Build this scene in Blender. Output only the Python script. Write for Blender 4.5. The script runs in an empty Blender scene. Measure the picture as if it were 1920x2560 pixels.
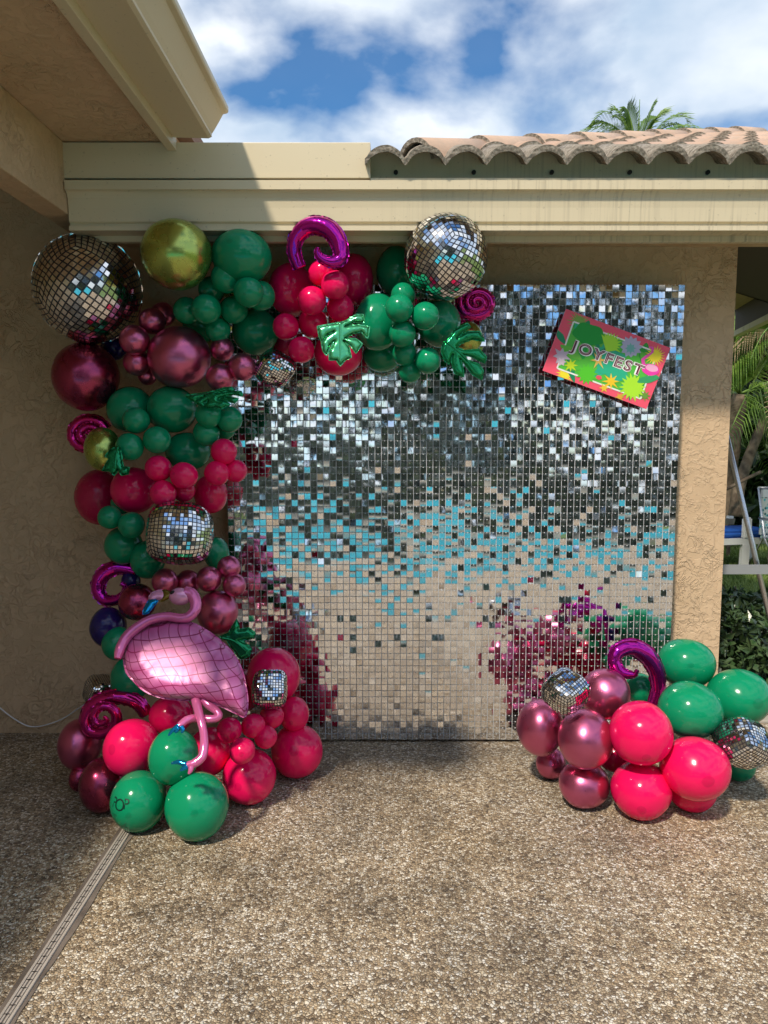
import bpy, bmesh, math, random
from mathutils import Vector, Matrix, noise
from mathutils.geometry import delaunay_2d_cdt
random.seed(7)
R = math.radians
S = bpy.context.scene
COL = S.collection
# ------------------------------------------------------------------ camera
F = 1900.0                       # focal length in photograph pixels (1920 x 2560)
TILT = math.atan(200 / F)
CAMZ = 1.46
cam = bpy.data.cameras.new('camera')
cam.sensor_fit = 'VERTICAL'; cam.sensor_height = 36.0; cam.sensor_width = 27.0
cam.lens = F / 2560 * 36.0
cam.clip_start = 0.05; cam.clip_end = 500
camo = bpy.data.objects.new('camera', cam); COL.objects.link(camo)
camo.location = (0, 0, CAMZ); camo.rotation_euler = (R(90) - TILT, 0, 0)
S.camera = camo
# ------------------------------------------------------------------ light
SUN_TRAVEL = Vector((0.385, 0.76, -1.0)).normalized()
SUN_EL = math.asin(-SUN_TRAVEL.z)
SUN_AZ = math.atan2(-SUN_TRAVEL.x, -SUN_TRAVEL.y)
sun = bpy.data.lights.new('sun', 'SUN'); sun.energy = 2.0; sun.angle = R(4.0); sun.color = (1.0, 0.90, 0.76)
suno = bpy.data.objects.new('sun', sun); COL.objects.link(suno)
suno.rotation_euler = SUN_TRAVEL.to_track_quat('-Z', 'Y').to_euler()
S.view_settings.view_transform = 'Standard'; S.view_settings.look = 'None'
S.view_settings.gamma = 1.0; S.view_settings.use_curve_mapping = False
S.view_settings.exposure = 0.98
S.cycles.max_bounces = 6; S.cycles.glossy_bounces = 4; S.cycles.diffuse_bounces = 3
S.cycles.caustics_reflective = False; S.cycles.caustics_refractive = False
S.cycles.sample_clamp_indirect = 6.0
w = bpy.data.worlds.new('World'); S.world = w; w.use_nodes = True
nt = w.node_tree; nt.nodes.clear()
def wn(t, **k):
    n = nt.nodes.new(t)
    for a, b in k.items(): setattr(n, a, b)
    return n
L = nt.links.new
sky = wn('ShaderNodeTexSky', sky_type='NISHITA', sun_disc=False, sun_elevation=SUN_EL, sun_rotation=SUN_AZ)
sky.air_density = 1.0; sky.dust_density = 0.3; sky.ozone_density = 3.0
bg1 = wn('ShaderNodeBackground'); bg1.inputs['Strength'].default_value = 0.07
hs = wn('ShaderNodeHueSaturation'); hs.inputs['Saturation'].default_value = 1.35; L(sky.outputs[0], hs.inputs['Color']); L(hs.outputs[0], bg1.inputs['Color'])
tc = wn('ShaderNodeTexCoord'); sp = wn('ShaderNodeSeparateXYZ'); L(tc.outputs['Generated'], sp.inputs[0])
zz = wn('ShaderNodeMath', operation='MAXIMUM'); L(sp.outputs['Z'], zz.inputs[0]); zz.inputs[1].default_value = 0.0
za = wn('ShaderNodeMath', operation='ADD'); L(zz.outputs[0], za.inputs[0]); za.inputs[1].default_value = 0.35
dv = wn('ShaderNodeVectorMath', operation='DIVIDE'); L(tc.outputs['Generated'], dv.inputs[0])
cb = wn('ShaderNodeCombineXYZ'); [L(za.outputs[0], cb.inputs[i]) for i in range(3)]
L(cb.outputs[0], dv.inputs[1])
mp = wn('ShaderNodeMapping'); L(dv.outputs[0], mp.inputs[0]); mp.inputs['Location'].default_value = (6.0, 6.0, 1.0)
mp.inputs['Scale'].default_value = (1.0, 1.0, 0.3)
n1 = wn('ShaderNodeTexNoise'); n1.inputs['Scale'].default_value = 3.3; n1.inputs['Detail'].default_value = 9; n1.inputs['Roughness'].default_value = 0.47; n1.inputs['Distortion'].default_value = 0.12
L(mp.outputs[0], n1.inputs[0])
rp = wn('ShaderNodeValToRGB'); rp.color_ramp.elements[0].position = 0.40; rp.color_ramp.elements[1].position = 0.54
rp.color_ramp.elements[0].color = (0.06, 0.06, 0.06, 1); rp.color_ramp.elements[1].color = (0.97, 0.97, 0.97, 1)
L(n1.outputs[0], rp.inputs[0])
n2 = wn('ShaderNodeTexNoise'); n2.inputs['Scale'].default_value = 3.6; n2.inputs['Detail'].default_value = 5
L(mp.outputs[0], n2.inputs[0])
rp2 = wn('ShaderNodeValToRGB'); rp2.color_ramp.elements[0].position = 0.30; rp2.color_ramp.elements[1].position = 0.68
rp2.color_ramp.elements[0].color = (0.30, 0.41, 0.55, 1); rp2.color_ramp.elements[1].color = (0.74, 0.77, 0.80, 1)
L(n2.outputs[0], rp2.inputs[0])
bg2 = wn('ShaderNodeBackground'); bg2.inputs['Strength'].default_value = 0.76; L(rp2.outputs[0], bg2.inputs['Color'])
mx = wn('ShaderNodeMixShader'); L(rp.outputs[0], mx.inputs[0]); L(bg1.outputs[0], mx.inputs[1]); L(bg2.outputs[0], mx.inputs[2])
wo = wn('ShaderNodeOutputWorld'); L(mx.outputs[0], wo.inputs[0])

# ------------------------------------------------------------------ helpers
def ray(px, py):
    a = (px - 960) / F; b = -(py - 1280) / F
    dy = math.cos(TILT) + b * math.sin(TILT); dz = -math.sin(TILT) + b * math.cos(TILT)
    return a / dy, dz / dy, 1 / dy
def W(px, py, Y):
    x, z, s = ray(px, py); return Vector((x * Y, Y, CAMZ + z * Y))
def SC(px, py, Y): return ray(px, py)[2] * Y / F          # metres per photograph pixel
CR = {'c3': (60, 520, .3858), 'c4': (620, 520, .3858), 'c5': (120, 940, .3858), 'c6': (100, 1380, .3858),
      'c7': (100, 1660, .434), 'c8': (1240, 1560, .41), 'cf': (180, 1440, .2773), 'cs': (1340, 740, .217), 'p': (0, 0, 1)}
def PX(c, x, y): o = CR[c]; return o[0] + x * o[2], o[1] + y * o[2]

def mat(name, col=(.5, .5, .5), rough=.5, metal=0., coat=0., spec=.5):
    m = bpy.data.materials.new(name); m.use_nodes = True
    b = m.node_tree.nodes['Principled BSDF']
    b.inputs['Base Color'].default_value = (*col, 1); b.inputs['Roughness'].default_value = rough
    b.inputs['Metallic'].default_value = metal; b.inputs['Specular IOR Level'].default_value = spec
    if coat: b.inputs['Coat Weight'].default_value = coat; b.inputs['Coat Roughness'].default_value = .05
    return m
class N:
    def __init__(s, m): s.m = m; s.t = m.node_tree; s.b = s.t.nodes['Principled BSDF']
    def n(s, t, ins=None, **k):
        x = s.t.nodes.new('ShaderNode' + t)
        for a, b in k.items(): setattr(x, a, b)
        for a, b in (ins or {}).items():
            if hasattr(b, 'is_linked') : s.t.links.new(b, x.inputs[a])
            else: x.inputs[a].default_value = b
        return x
    def l(s, a, b): s.t.links.new(a, b)
    def co(s, scale=(1, 1, 1), kind='Object', rot=(0, 0, 0)):
        c = s.n('TexCoord'); return s.n('Mapping', {0: c.outputs[kind], 'Scale': scale, 'Rotation': rot}).outputs[0]
    def noise(s, vec, scale, detail=4, rough=.5, dist=0.): return s.n('TexNoise', {0: vec, 'Scale': scale, 'Detail': detail, 'Roughness': rough, 'Distortion': dist}).outputs[0]
    def ramp(s, v, *st):
        x = s.n('ValToRGB', {0: v}); e = x.color_ramp.elements
        while len(e) < len(st): e.new(.5)
        for i, (p, c) in enumerate(st): e[i].position = p; e[i].color = (*(c if isinstance(c, tuple) else (c, c, c)), 1)
        return x.outputs[0]
    def mix(s, f, a, b, mode='MIX'):
        x = s.n('Mix', data_type='RGBA', blend_type=mode)
        for i, v in ((0, f), (6, a), (7, b)):
            if hasattr(v, 'is_linked'): s.l(v, x.inputs[i])
            else: x.inputs[i].default_value = v if i == 0 else (*v, 1)
        return x.outputs[2]
    def math(s, op, a, b=0., c=0.):
        x = s.n('Math', operation=op)
        for i, v in enumerate((a, b, c)):
            if hasattr(v, 'is_linked'): s.l(v, x.inputs[i])
            else: x.inputs[i].default_value = v
        return x.outputs[0]
    def bump(s, h, strength=.4, dist=.004, prev=None):
        x = s.n('Bump', {'Height': h, 'Strength': strength, 'Distance': dist})
        if prev: s.l(prev, x.inputs['Normal'])
        s.l(x.outputs[0], s.b.inputs['Normal']); return x.outputs[0]
    def base(s, c): s.l(c, s.b.inputs['Base Color'])
    def rough(s, c): s.l(c, s.b.inputs['Roughness'])

def link(name, me, m=None, parent=None, loc=None, smooth=False):
    if m is not None:
        for q in (m if isinstance(m, (list, tuple)) else [m]): me.materials.append(q)
    if smooth: me.polygons.foreach_set('use_smooth', [True] * len(me.polygons))
    o = bpy.data.objects.new(name, me); COL.objects.link(o)
    if loc is not None: o.location = loc
    if parent: o.parent = parent
    return o
def fin(name, bm, m=None, parent=None, loc=None, smooth=False):
    me = bpy.data.meshes.new(name); bmesh.ops.recalc_face_normals(bm, faces=bm.faces); bm.to_mesh(me); bm.free()
    return link(name, me, m, parent, loc, smooth)
def tag(o, label, cat, group=None):
    o['label'] = label; o['category'] = cat; o['kind'] = 'thing'
    if group: o['group'] = group
    return o
def kind(o, k, label=None):
    o['kind'] = k
    if label: o['label'] = label
    return o
def empty(name, loc=(0, 0, 0)):
    o = bpy.data.objects.new(name, None); COL.objects.link(o); o.location = loc; o.empty_display_size = .05; return o
def setparent(ch, par):      # parent at identity rotation, keeping world position
    ch.parent = par; ch.location = Vector(ch.location) - Vector(par.location)
def box(bm, x0, x1, y0, y1, z0, z1, mi=0):
    v = [bm.verts.new(p) for p in ((x0, y0, z0), (x1, y0, z0), (x1, y1, z0), (x0, y1, z0), (x0, y0, z1), (x1, y0, z1), (x1, y1, z1), (x0, y1, z1))]
    for f in ((0, 3, 2, 1), (4, 5, 6, 7), (0, 1, 5, 4), (1, 2, 6, 5), (2, 3, 7, 6), (3, 0, 4, 7)):
        bm.faces.new([v[i] for i in f]).material_index = mi
    return v
def boxo(name, x0, x1, y0, y1, z0, z1, m, parent=None, bev=0):
    bm = bmesh.new(); box(bm, x0, x1, y0, y1, z0, z1)
    if bev: bmesh.ops.bevel(bm, geom=bm.edges[:], offset=bev, segments=2, affect='EDGES', profile=.6)
    return fin(name, bm, m, parent)
def extrude(name, prof, axis, a, b, m, parent=None):
    """closed profile extruded along X (prof = (y,z)) or Y (prof = (x,z))"""
    bm = bmesh.new()
    f = (lambda p, t: (t, p[0], p[1])) if axis == 'X' else (lambda p, t: (p[0], t, p[1]))
    A = [bm.verts.new(f(p, a)) for p in prof]; B = [bm.verts.new(f(p, b)) for p in prof]
    n = len(prof)
    for i in range(n): bm.faces.new((A[i], A[(i + 1) % n], B[(i + 1) % n], B[i]))
    bm.faces.new(A[::-1]); bm.faces.new(B)
    return fin(name, bm, m, parent)
def catmull(P, n):
    out = []
    for i in range(len(P) - 1):
        p0 = P[max(i - 1, 0)]; p1 = P[i]; p2 = P[i + 1]; p3 = P[min(i + 2, len(P) - 1)]
        for k in range(n):
            t = k / n
            out.append([.5 * (2 * b + (c - a) * t + (2 * a - 5 * b + 4 * c - d) * t * t + (3 * b - a - 3 * c + d) * t ** 3) for a, b, c, d in zip(p0, p1, p2, p3)])
    out.append(list(P[-1])); return out
def tube_bm(bm, pts, rad, sides=12, mi=0, caps=True, squash=1.0, wr=0.):
    pts = [Vector(p) for p in pts]; rings = []
    up = None
    for i, p in enumerate(pts):
        t = (pts[min(i + 1, len(pts) - 1)] - pts[max(i - 1, 0)]).normalized()
        if up is None:
            up = Vector((0, -1, 0)) if abs(t.y) < .9 else Vector((0, 0, 1))
        up = (up - t * up.dot(t)).normalized(); sd = t.cross(up)
        r = rad[i] if hasattr(rad, '__len__') else rad
        rings.append([])
        for k in range(sides):
            a = 2 * math.pi * k / sides
            q = r * (1 + wr * random.uniform(-1, 1))
            rings[-1].append(bm.verts.new(p + up * math.cos(a) * q * squash + sd * math.sin(a) * q))
    for i in range(len(rings) - 1):
        for k in range(sides):
            f = bm.faces.new((rings[i][k], rings[i][(k + 1) % sides], rings[i + 1][(k + 1) % sides], rings[i + 1][k])); f.material_index = mi; f.smooth = True
    if caps:
        for rg, e in ((rings[0], 0), (rings[-1], -1)):
            c = bm.verts.new(pts[e])
            for k in range(sides): bm.faces.new((c, rg[k], rg[(k + 1) % sides])).material_index = mi
def tubeo(name, pts, rad, m, parent=None, sides=12, **k):
    bm = bmesh.new(); tube_bm(bm, pts, rad, sides, **k); return fin(name, bm, m, parent)
def inside(p, poly):
    c = False; j = len(poly) - 1
    for i in range(len(poly)):
        a, b = poly[i], poly[j]
        if (a[1] > p[1]) != (b[1] > p[1]) and p[0] < (b[0] - a[0]) * (p[1] - a[1]) / (b[1] - a[1]) + a[0]: c = not c
        j = i
    return c
def inflate(bm, poly, rmax, step, f3, seam=.006, wr=.12, wfreq=140., back=.6):
    """pillow a flat outline (metres) into a foil balloon shape; f3(u,v,h) gives the 3D point, h>0 towards the viewer"""
    P = []
    for i in range(len(poly)):
        a, b = Vector(poly[i]), Vector(poly[(i + 1) % len(poly)]); n = max(1, int((b - a).length / step))
        P += [a.lerp(b, k / n) for k in range(n)]
    nb = len(P)
    arc = [0.]
    for i in range(nb): arc.append(arc[-1] + (P[(i + 1) % nb] - P[i]).length)
    x0 = min(p.x for p in P); x1 = max(p.x for p in P); y0 = min(p.y for p in P); y1 = max(p.y for p in P)
    def near(q):
        best = (9e9, 0)
        for i in range(nb):
            a = P[i]; d = P[(i + 1) % nb] - a; t = max(0, min(1, (q - a).dot(d) / max(d.length_squared, 1e-12)))
            dd = (q - a - d * t).length
            if dd < best[0]: best = (dd, arc[i] + t * d.length)
        return best
    V = list(P); D = [(0, arc[i]) for i in range(nb)]
    yy = y0; row = 0
    while yy < y1:
        xx = x0 + (row % 2) * step / 2
        while xx < x1:
            q = Vector((xx, yy))
            if inside(q, P):
                d = near(q)
                if d[0] > step * .45: V.append(q); D.append(d)
            xx += step
        yy += step * .87; row += 1
    res = delaunay_2d_cdt(V, [(i, (i + 1) % nb) for i in range(nb)], [], 1, 1e-6)
    vs, fs, orig = res[0], res[2], res[3]
    def H(i):
        o = orig[i]
        if not o: return 0
        d, s = D[o[0]]
        d2 = min(d, rmax); h = math.sqrt(max(0, d2 * (2 * rmax - d2)))
        return h * (1 + wr * math.sin(s * wfreq + 2 * math.sin(s * 37)) * math.exp(-d / (rmax * .45)))
    hs = [H(i) for i in range(len(vs))]
    A = [bm.verts.new(f3(v.x, v.y, h)) for v, h in zip(vs, hs)]
    B = [a if h < 1e-5 else bm.verts.new(f3(v.x, v.y, -h * back)) for a, v, h in zip(A, vs, hs)]
    for f in fs:
        for VV, q in ((A, f), (B, f[::-1])):
            try: bm.faces.new([VV[i] for i in q]).smooth = True
            except ValueError: pass
    if seam:
        area = sum(P[i].x * P[(i + 1) % nb].y - P[(i + 1) % nb].x * P[i].y for i in range(nb))
        sg = 1 if area > 0 else -1
        idx = {o[0]: i for i, o in enumerate(orig) if o}
        O = []
        for i in range(nb):
            t = (P[(i + 1) % nb] - P[i - 1]).normalized(); nn = Vector((t.y, -t.x)) * sg
            q = P[i] + nn * seam
            O.append(bm.verts.new(f3(q.x, q.y, random.uniform(-.0025, .0025))))
        for i in range(nb):
            a, b = idx.get(i), idx.get((i + 1) % nb)
            if a is None or b is None: continue
            try: bm.faces.new((A[a], A[b], O[(i + 1) % nb], O[i]))
            except ValueError: pass
def leafcards(name, m, n, fn, size, parent=None, aspect=2.2, up=.3):
    """n leaf shaped faces; fn() gives a position"""
    V = []; Fc = []
    for i in range(n):
        p = Vector(fn()); s = size * random.uniform(.6, 1.35)
        d = Vector((random.gauss(0, 1), random.gauss(0, 1), random.gauss(-up, .8))).normalized()
        q = d.cross(Vector((random.gauss(0, 1), random.gauss(0, 1), random.gauss(0, 1)))).normalized()
        nrm = d.cross(q)
        b = len(V); wd = s / aspect
        V += [p, p + d * s * .5 + q * wd * .5 + nrm * s * .08, p + d * s, p + d * s * .5 - q * wd * .5 + nrm * s * .08]
        Fc += [(b, b + 1, b + 2), (b, b + 2, b + 3)]
    me = bpy.data.meshes.new(name); me.from_pydata(V, [], Fc)
    return link(name, me, m, parent)
# ------------------------------------------------------------------ materials
def m_stucco():
    m = mat('stucco', (.5, .36, .22), .85); k = N(m); c = k.co()
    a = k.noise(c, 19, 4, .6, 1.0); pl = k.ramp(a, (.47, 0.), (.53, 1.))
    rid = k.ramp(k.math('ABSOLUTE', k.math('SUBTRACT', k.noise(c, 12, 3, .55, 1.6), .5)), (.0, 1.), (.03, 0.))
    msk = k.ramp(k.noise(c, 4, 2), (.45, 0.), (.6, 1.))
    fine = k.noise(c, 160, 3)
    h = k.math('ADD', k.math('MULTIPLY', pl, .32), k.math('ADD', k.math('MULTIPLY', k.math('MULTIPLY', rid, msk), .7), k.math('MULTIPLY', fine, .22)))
    k.bump(h, .85, .007)
    k.base(k.mix(k.ramp(k.noise(c, 2.6, 7, .65), (.3, 0.), (.7, 1.)), (.60, .425, .26), (.70, .505, .32)))
    k.base(k.mix(k.math('MULTIPLY', k.ramp(h, (.1, 1.), (.5, 0.)), .16), k.b.inputs['Base Color'].links[0].from_socket, (.34, .225, .125)))  # hollows tinted dirt-brown, standing in for relief shade lost in flat light
    return m
def m_gutter():
    m = mat('gutter_paint', (.6, .52, .36), .42); k = N(m)
    c = k.co(); st = k.noise(k.co((75, 20, 1.6)), 1.0, 4, .6)
    st = k.ramp(st, (.50, 0.), (.72, 1.))
    sx = k.n('SeparateXYZ', {0: c})
    xm = k.ramp(k.math('MULTIPLY_ADD', sx.outputs[0], .5, .5), (.47, 0.), (.62, 1.))
    big = k.ramp(k.noise(c, 3.0, 3), (.38, .2), (.66, 1.))
    f = k.math('MULTIPLY', k.math('MULTIPLY', st, xm), k.math('MULTIPLY', big, .55))
    sp = k.ramp(k.noise(c, 85, 2), (.68, 0.), (.74, 1.))
    f2 = k.math('MULTIPLY', sp, .35)
    base = k.mix(k.noise(c, 1.5, 4), (.64, .545, .37), (.71, .61, .42))
    k.base(k.mix(f2, k.mix(f, base, (.16, .125, .08)), (.25, .2, .14)))
    k.bump(k.noise(c, 25, 2), .08, .004)
    return m
def m_aggregate():
    m = mat('exposed_aggregate', (.3, .25, .18), .8); k = N(m); c = k.co()
    wob = k.n('VectorMath', {0: c, 1: (0, 0, 0)}, operation='ADD')
    nz = k.n('TexNoise', {0: c, 'Scale': 60.0, 'Detail': 2.0}); sc = k.n('VectorMath', {0: nz.outputs['Color'], 'Scale': .006}, operation='SCALE'); k.l(sc.outputs[0], wob.inputs[1])
    v = k.n('TexVoronoi', {0: wob.outputs[0], 'Scale': 118.0, 'Randomness': 1.0}, voronoi_dimensions='3D')
    ve = k.n('TexVoronoi', {0: wob.outputs[0], 'Scale': 118.0}, feature='DISTANCE_TO_EDGE')
    sep = k.n('SeparateColor', {0: v.outputs['Color']})
    stone = k.ramp(sep.outputs[0], (0., (.07, .052, .035)), (.16, (.22, .165, .11)), (.42, (.52, .43, .31)), (.62, (.40, .30, .185)), (.76, (.74, .67, .54)), (.90, (.86, .82, .73)), (1., (.95, .94, .90)))
    stone = k.mix(k.math('MULTIPLY', k.noise(c, 400, 2), .5), stone, (.25, .2, .15))
    gap = k.ramp(ve.outputs[0], (.0, 0.), (.10, 1.))
    col = k.mix(gap, (.17, .13, .09), stone)
    dirt = k.mix(1., k.ramp(k.noise(c, 1.9, 7, .66), (.34, .58), (.55, 1.08)), k.ramp(k.noise(c, 6.5, 5, .6, .6), (.34, .80), (.48, 1.06)), 'MULTIPLY')
    warm = k.mix(k.ramp(k.noise(c, 1.1, 4), (.4, 0.), (.65, 1.)), (1.04, 1.0, .95), (1.10, 1.0, .84))
    col = k.mix(1., k.mix(1., col, dirt, 'MULTIPLY'), warm, 'MULTIPLY')
    k.base(col)
    dome = k.math('POWER', k.math('MINIMUM', k.math('MULTIPLY', ve.outputs[0], 2.4), 1.), .5)
    k.bump(k.math('MULTIPLY', dome, k.math('ADD', sep.outputs[1], .5)), 1.0, .0035)
    k.rough(k.ramp(sep.outputs[2], (0., .45), (1., .9)))
    return m
def latex(name, col, rough=.13, tip=.3):
    m = mat(name, col, rough, 0, 0., .42); k = N(m)
    z = k.n('SeparateXYZ', {0: k.co()}).outputs[2]
    f = k.ramp(z, (.988, 0.), (.996, 1.))
    lum = tuple(min(1, q * 1.12 + .004) for q in col)
    bs = k.mix(k.noise(k.co(), 1.4, 2), col, lum)
    k.base(k.mix(k.math('MULTIPLY', f, tip), bs, tuple(q * .35 for q in col)))
    k.rough(k.ramp(k.noise(k.co(), 3.5, 5), (.35, rough * .75), (.7, rough * 1.5)))
    k.b.inputs['Subsurface Weight'].default_value = .0
    return m
def chrome(name, col, rough=.24):
    m = mat(name, col, rough, .93, .12); k = N(m)
    k.rough(k.ramp(k.noise(k.co(), 2.5, 4), (.3, rough * .85), (.7, rough * 1.15)))
    return m
def foil(name, col, rough=.10, metal=.9, wr=.25, scale=22):
    m = mat(name, col, rough, metal); k = N(m)
    k.bump(k.noise(k.co(), scale, 3, .55, .6), wr, .004)
    return m
M = {}
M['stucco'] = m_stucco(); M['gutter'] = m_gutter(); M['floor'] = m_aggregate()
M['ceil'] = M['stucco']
M['white'] = mat('white_plastic', (.80, .81, .82), .35)
M['green'] = latex('emerald_latex', (.002, .25, .11))
M['pink'] = latex('fuchsia_latex', (.82, .004, .10))
M['crimson'] = latex('crimson_latex', (.45, .006, .06), .2)
M['navy'] = latex('navy_latex', (.018, .010, .10), .12)
M['mauve'] = chrome('mauve_chrome', (.62, .14, .27), .31)
M['burg'] = chrome('burgundy_chrome', (.38, .05, .12), .26)
M['gold'] = chrome('green_gold_chrome', (.44, .53, .13), .27)
M['magfoil'] = foil('magenta_foil', (.62, .025, .24), .09)
M['purfoil'] = foil('purple_magenta_foil', (.52, .016, .33), .09)
M['leafd'] = foil('dark_green_foil', (.012, .26, .10), .16, .75)
M['leafl'] = foil('light_green_foil', (.10, .52, .24), .16, .7)
M['silver'] = mat('mirror_film', (.92, .92, .93), .06, 1.0)
M['tile_silver'] = mat('silver_foil', (.86, .86, .87), .07, 1.0)
M['tile_line'] = mat('dark_foil_line', (.10, .10, .11), .3, .8)
M['alu'] = mat('aluminium', (.62, .63, .65), .3, 1.0)
k = N(M['alu']); k.rough(k.ramp(k.noise(k.co((4, 4, 60)), 4, 3), (.3, .24), (.7, .42)))
M['black'] = mat('black', (.012, .010, .008), .6)
M['brown'] = mat('dark_brown_wood', (.055, .025, .014), .6)
M['dirt'] = mat('mulch', (.07, .042, .025), .95)
k = N(M['dirt']); k.base(k.ramp(k.noise(k.co(), 30, 5), (.3, (.035, .02, .012)), (.7, (.13, .075, .045)))); k.bump(k.noise(k.co(), 45, 4), .9, .02)

# ------------------------------------------------------------------ the setting
WALLY = 3.575
bm = bmesh.new(); g = 160
for a in ((-g, -g), (g, -g), (g, g), (-g, g)): bm.verts.new((a[0], a[1], -.16))
bm.faces.new(bm.verts[:])
mg = mat('lawn', (.06, .11, .02), .9); k = N(mg)
k.base(k.ramp(k.noise(k.co(), 14, 6, .7), (.3, (.07, .12, .02)), (.55, (.14, .21, .04)), (.75, (.2, .25, .07)))); k.bump(k.noise(k.co(), 60, 4), 1., .03)
kind(fin('ground', bm, mg), 'structure')
kind(boxo('patio', -6.0, 4.6, -2.6, 3.70, -.4, 0.0, M['floor']), 'structure')
# pool behind the photographer (seen in the mirrors)
mw = mat('pool_water', (.05, .48, .60), .04); k = N(mw); k.bump(k.noise(k.co(), 5, 3), .25, .03)
k.base(k.mix(k.noise(k.co(), 1.3, 4), (.04, .50, .66), (.10, .64, .76)))
bm = bmesh.new(); [bm.verts.new(p) for p in ((-5.5, -8.2, -.12), (5.5, -8.2, -.12), (5.5, -2.6, -.12), (-5.5, -2.6, -.12))]; bm.faces.new(bm.verts[:])
kind(fin('pool_water', bm, mw), 'structure')
mdk = mat('pool_deck_paint', (.52, .42, .30), .7); k = N(mdk); k.base(k.mix(k.noise(k.co(), 6, 5), (.46, .37, .26), (.58, .48, .35)))
kind(boxo('pool_deck', -9, 9, -11.0, -8.2, -.3, -.02, mdk), 'structure')
# back wall, built round nothing: it ends at the corner by the garden
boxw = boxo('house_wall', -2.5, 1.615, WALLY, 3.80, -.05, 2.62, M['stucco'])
tag(boxw, 'tan textured stucco wall of the house behind the mirror panels', 'wall')
ps = boxo('wall_side', 1.375, 1.6145, 3.80, 6.4, -.16, 2.62, M['stucco'], boxw)
# baseboard gap: shallow plinth at foot
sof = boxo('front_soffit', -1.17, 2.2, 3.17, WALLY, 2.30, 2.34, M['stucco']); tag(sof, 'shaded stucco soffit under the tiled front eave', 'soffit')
# fascia strip under gutter
zf0 = W(960, 608, 3.16).z; zf1 = W(960, 577, 3.16).z
fs = boxo('fascia_board', -1.16, 2.6, 3.135, 3.168, zf0, zf1 + .16, M['gutter'], None, .002)
tag(fs, 'flat beige fascia board below the front gutter', 'fascia')
zt = W(960, 450, 3.02).z; zb = W(960, 576, 3.05).z; zl = W(960, 473, 3.02).z
gp = [(3.02, zt), (3.02, zl), (3.033, zl - .004), (3.040, zl - .012), (3.046, zl - .024), (3.050, zl - .06), (3.052, zb + .034), (3.062, zb + .028), (3.062, zb + .020), (3.050, zb + .017),
      (3.050, zb), (3.134, zb), (3.134, zt - .004), (3.06, zt - .03), (3.03, zt - .02), (3.03, zt)]
gu = extrude('front_gutter', gp, 'X', W(160, 450, 3.02).x, 2.6, M['gutter'])
tag(gu, 'long beige metal gutter with rain streaks along the front eave', 'gutter')
# metal flashing box above gutter
fb = boxo('flashing_box', W(146, 355, 3.03).x, W(926, 355, 3.03).x, 3.032, 3.17, W(960, 447, 3.03).z + .003, W(960, 355, 3.03).z, M['gutter'], None, .003)
tag(fb, 'plain beige metal flashing box above the gutter at the roof corner', 'flashing')
# ---- left roof over the porch, gutter running towards the viewer; unseen near end cut short to keep the patio sunlit
A = W(524, 350, 3.0); B = W(573, 272, 3.0); Cc = W(414, 370, 3.0); D = W(431, 330, 3.0)
ztop = B.z
lp = [(A.x, A.z), (A.x + .012, A.z + .006), (A.x + .012, A.z + .016), (A.x + .022, A.z + .030), (A.x + .045, B.z - .045), (A.x + .056, B.z - .026), (B.x - .004, B.z - .022), (B.x, B.z - .016), (B.x, B.z), (B.x - .012, B.z),
      (B.x - .012, B.z - .012), (D.x, B.z - .012), (D.x, A.z + .012), (D.x + .006, A.z + .004)]
lg = extrude('side_gutter', lp, 'Y', 1.2, 2.985, M['gutter']); tag(lg, 'beige metal gutter of the left roof running towards the viewer', 'gutter')
tr = boxo('eave_trim', Cc.x, Cc.x + .034, 1.2, 3.03, Cc.z, D.z + .06, M['gutter'], None, .002); tag(tr, 'narrow beige trim board along the porch ceiling edge', 'trim')
ZC = 2.565
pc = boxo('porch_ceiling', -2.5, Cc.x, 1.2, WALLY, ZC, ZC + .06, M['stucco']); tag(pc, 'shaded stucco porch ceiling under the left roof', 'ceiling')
P1 = W(175, 525, 3.0); P2 = W(190, 575, 3.0)
bmz = P1.z
be = boxo('porch_beam', P1.x - .14, P1.x - .03, 1.2, WALLY, bmz, ZC, M['stucco'], None, .006); tag(be, 'stucco beam along the porch ceiling edge', 'beam')
lr = extrude('left_roof', [(D.x + .03, ZC + .062), (D.x + .03, ZC + .12), (-4.2, ZC + 1.3), (-4.2, ZC + .062)], 'Y', 1.15, 6.0, mat('roof_deck', (.3, .2, .15), .9)); tag(lr, 'sloping deck of the left roof above its gutter', 'roof')
boxo('added_shade_slab', -2.5, -2.04, -2.2, 1.199, ZC + .002, ZC + .2, M['stucco'], pc)  # unseen slab added to shade the porch and the floor left of the drain
lw = boxo('added_shade_wall', -2.65, -2.5, -2.2, 3.8, -.05, 2.7, M['stucco']); tag(lw, 'unseen stucco side wall added to darken the porch', 'wall')  # out of view, added to keep sky light off the porch

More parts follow.
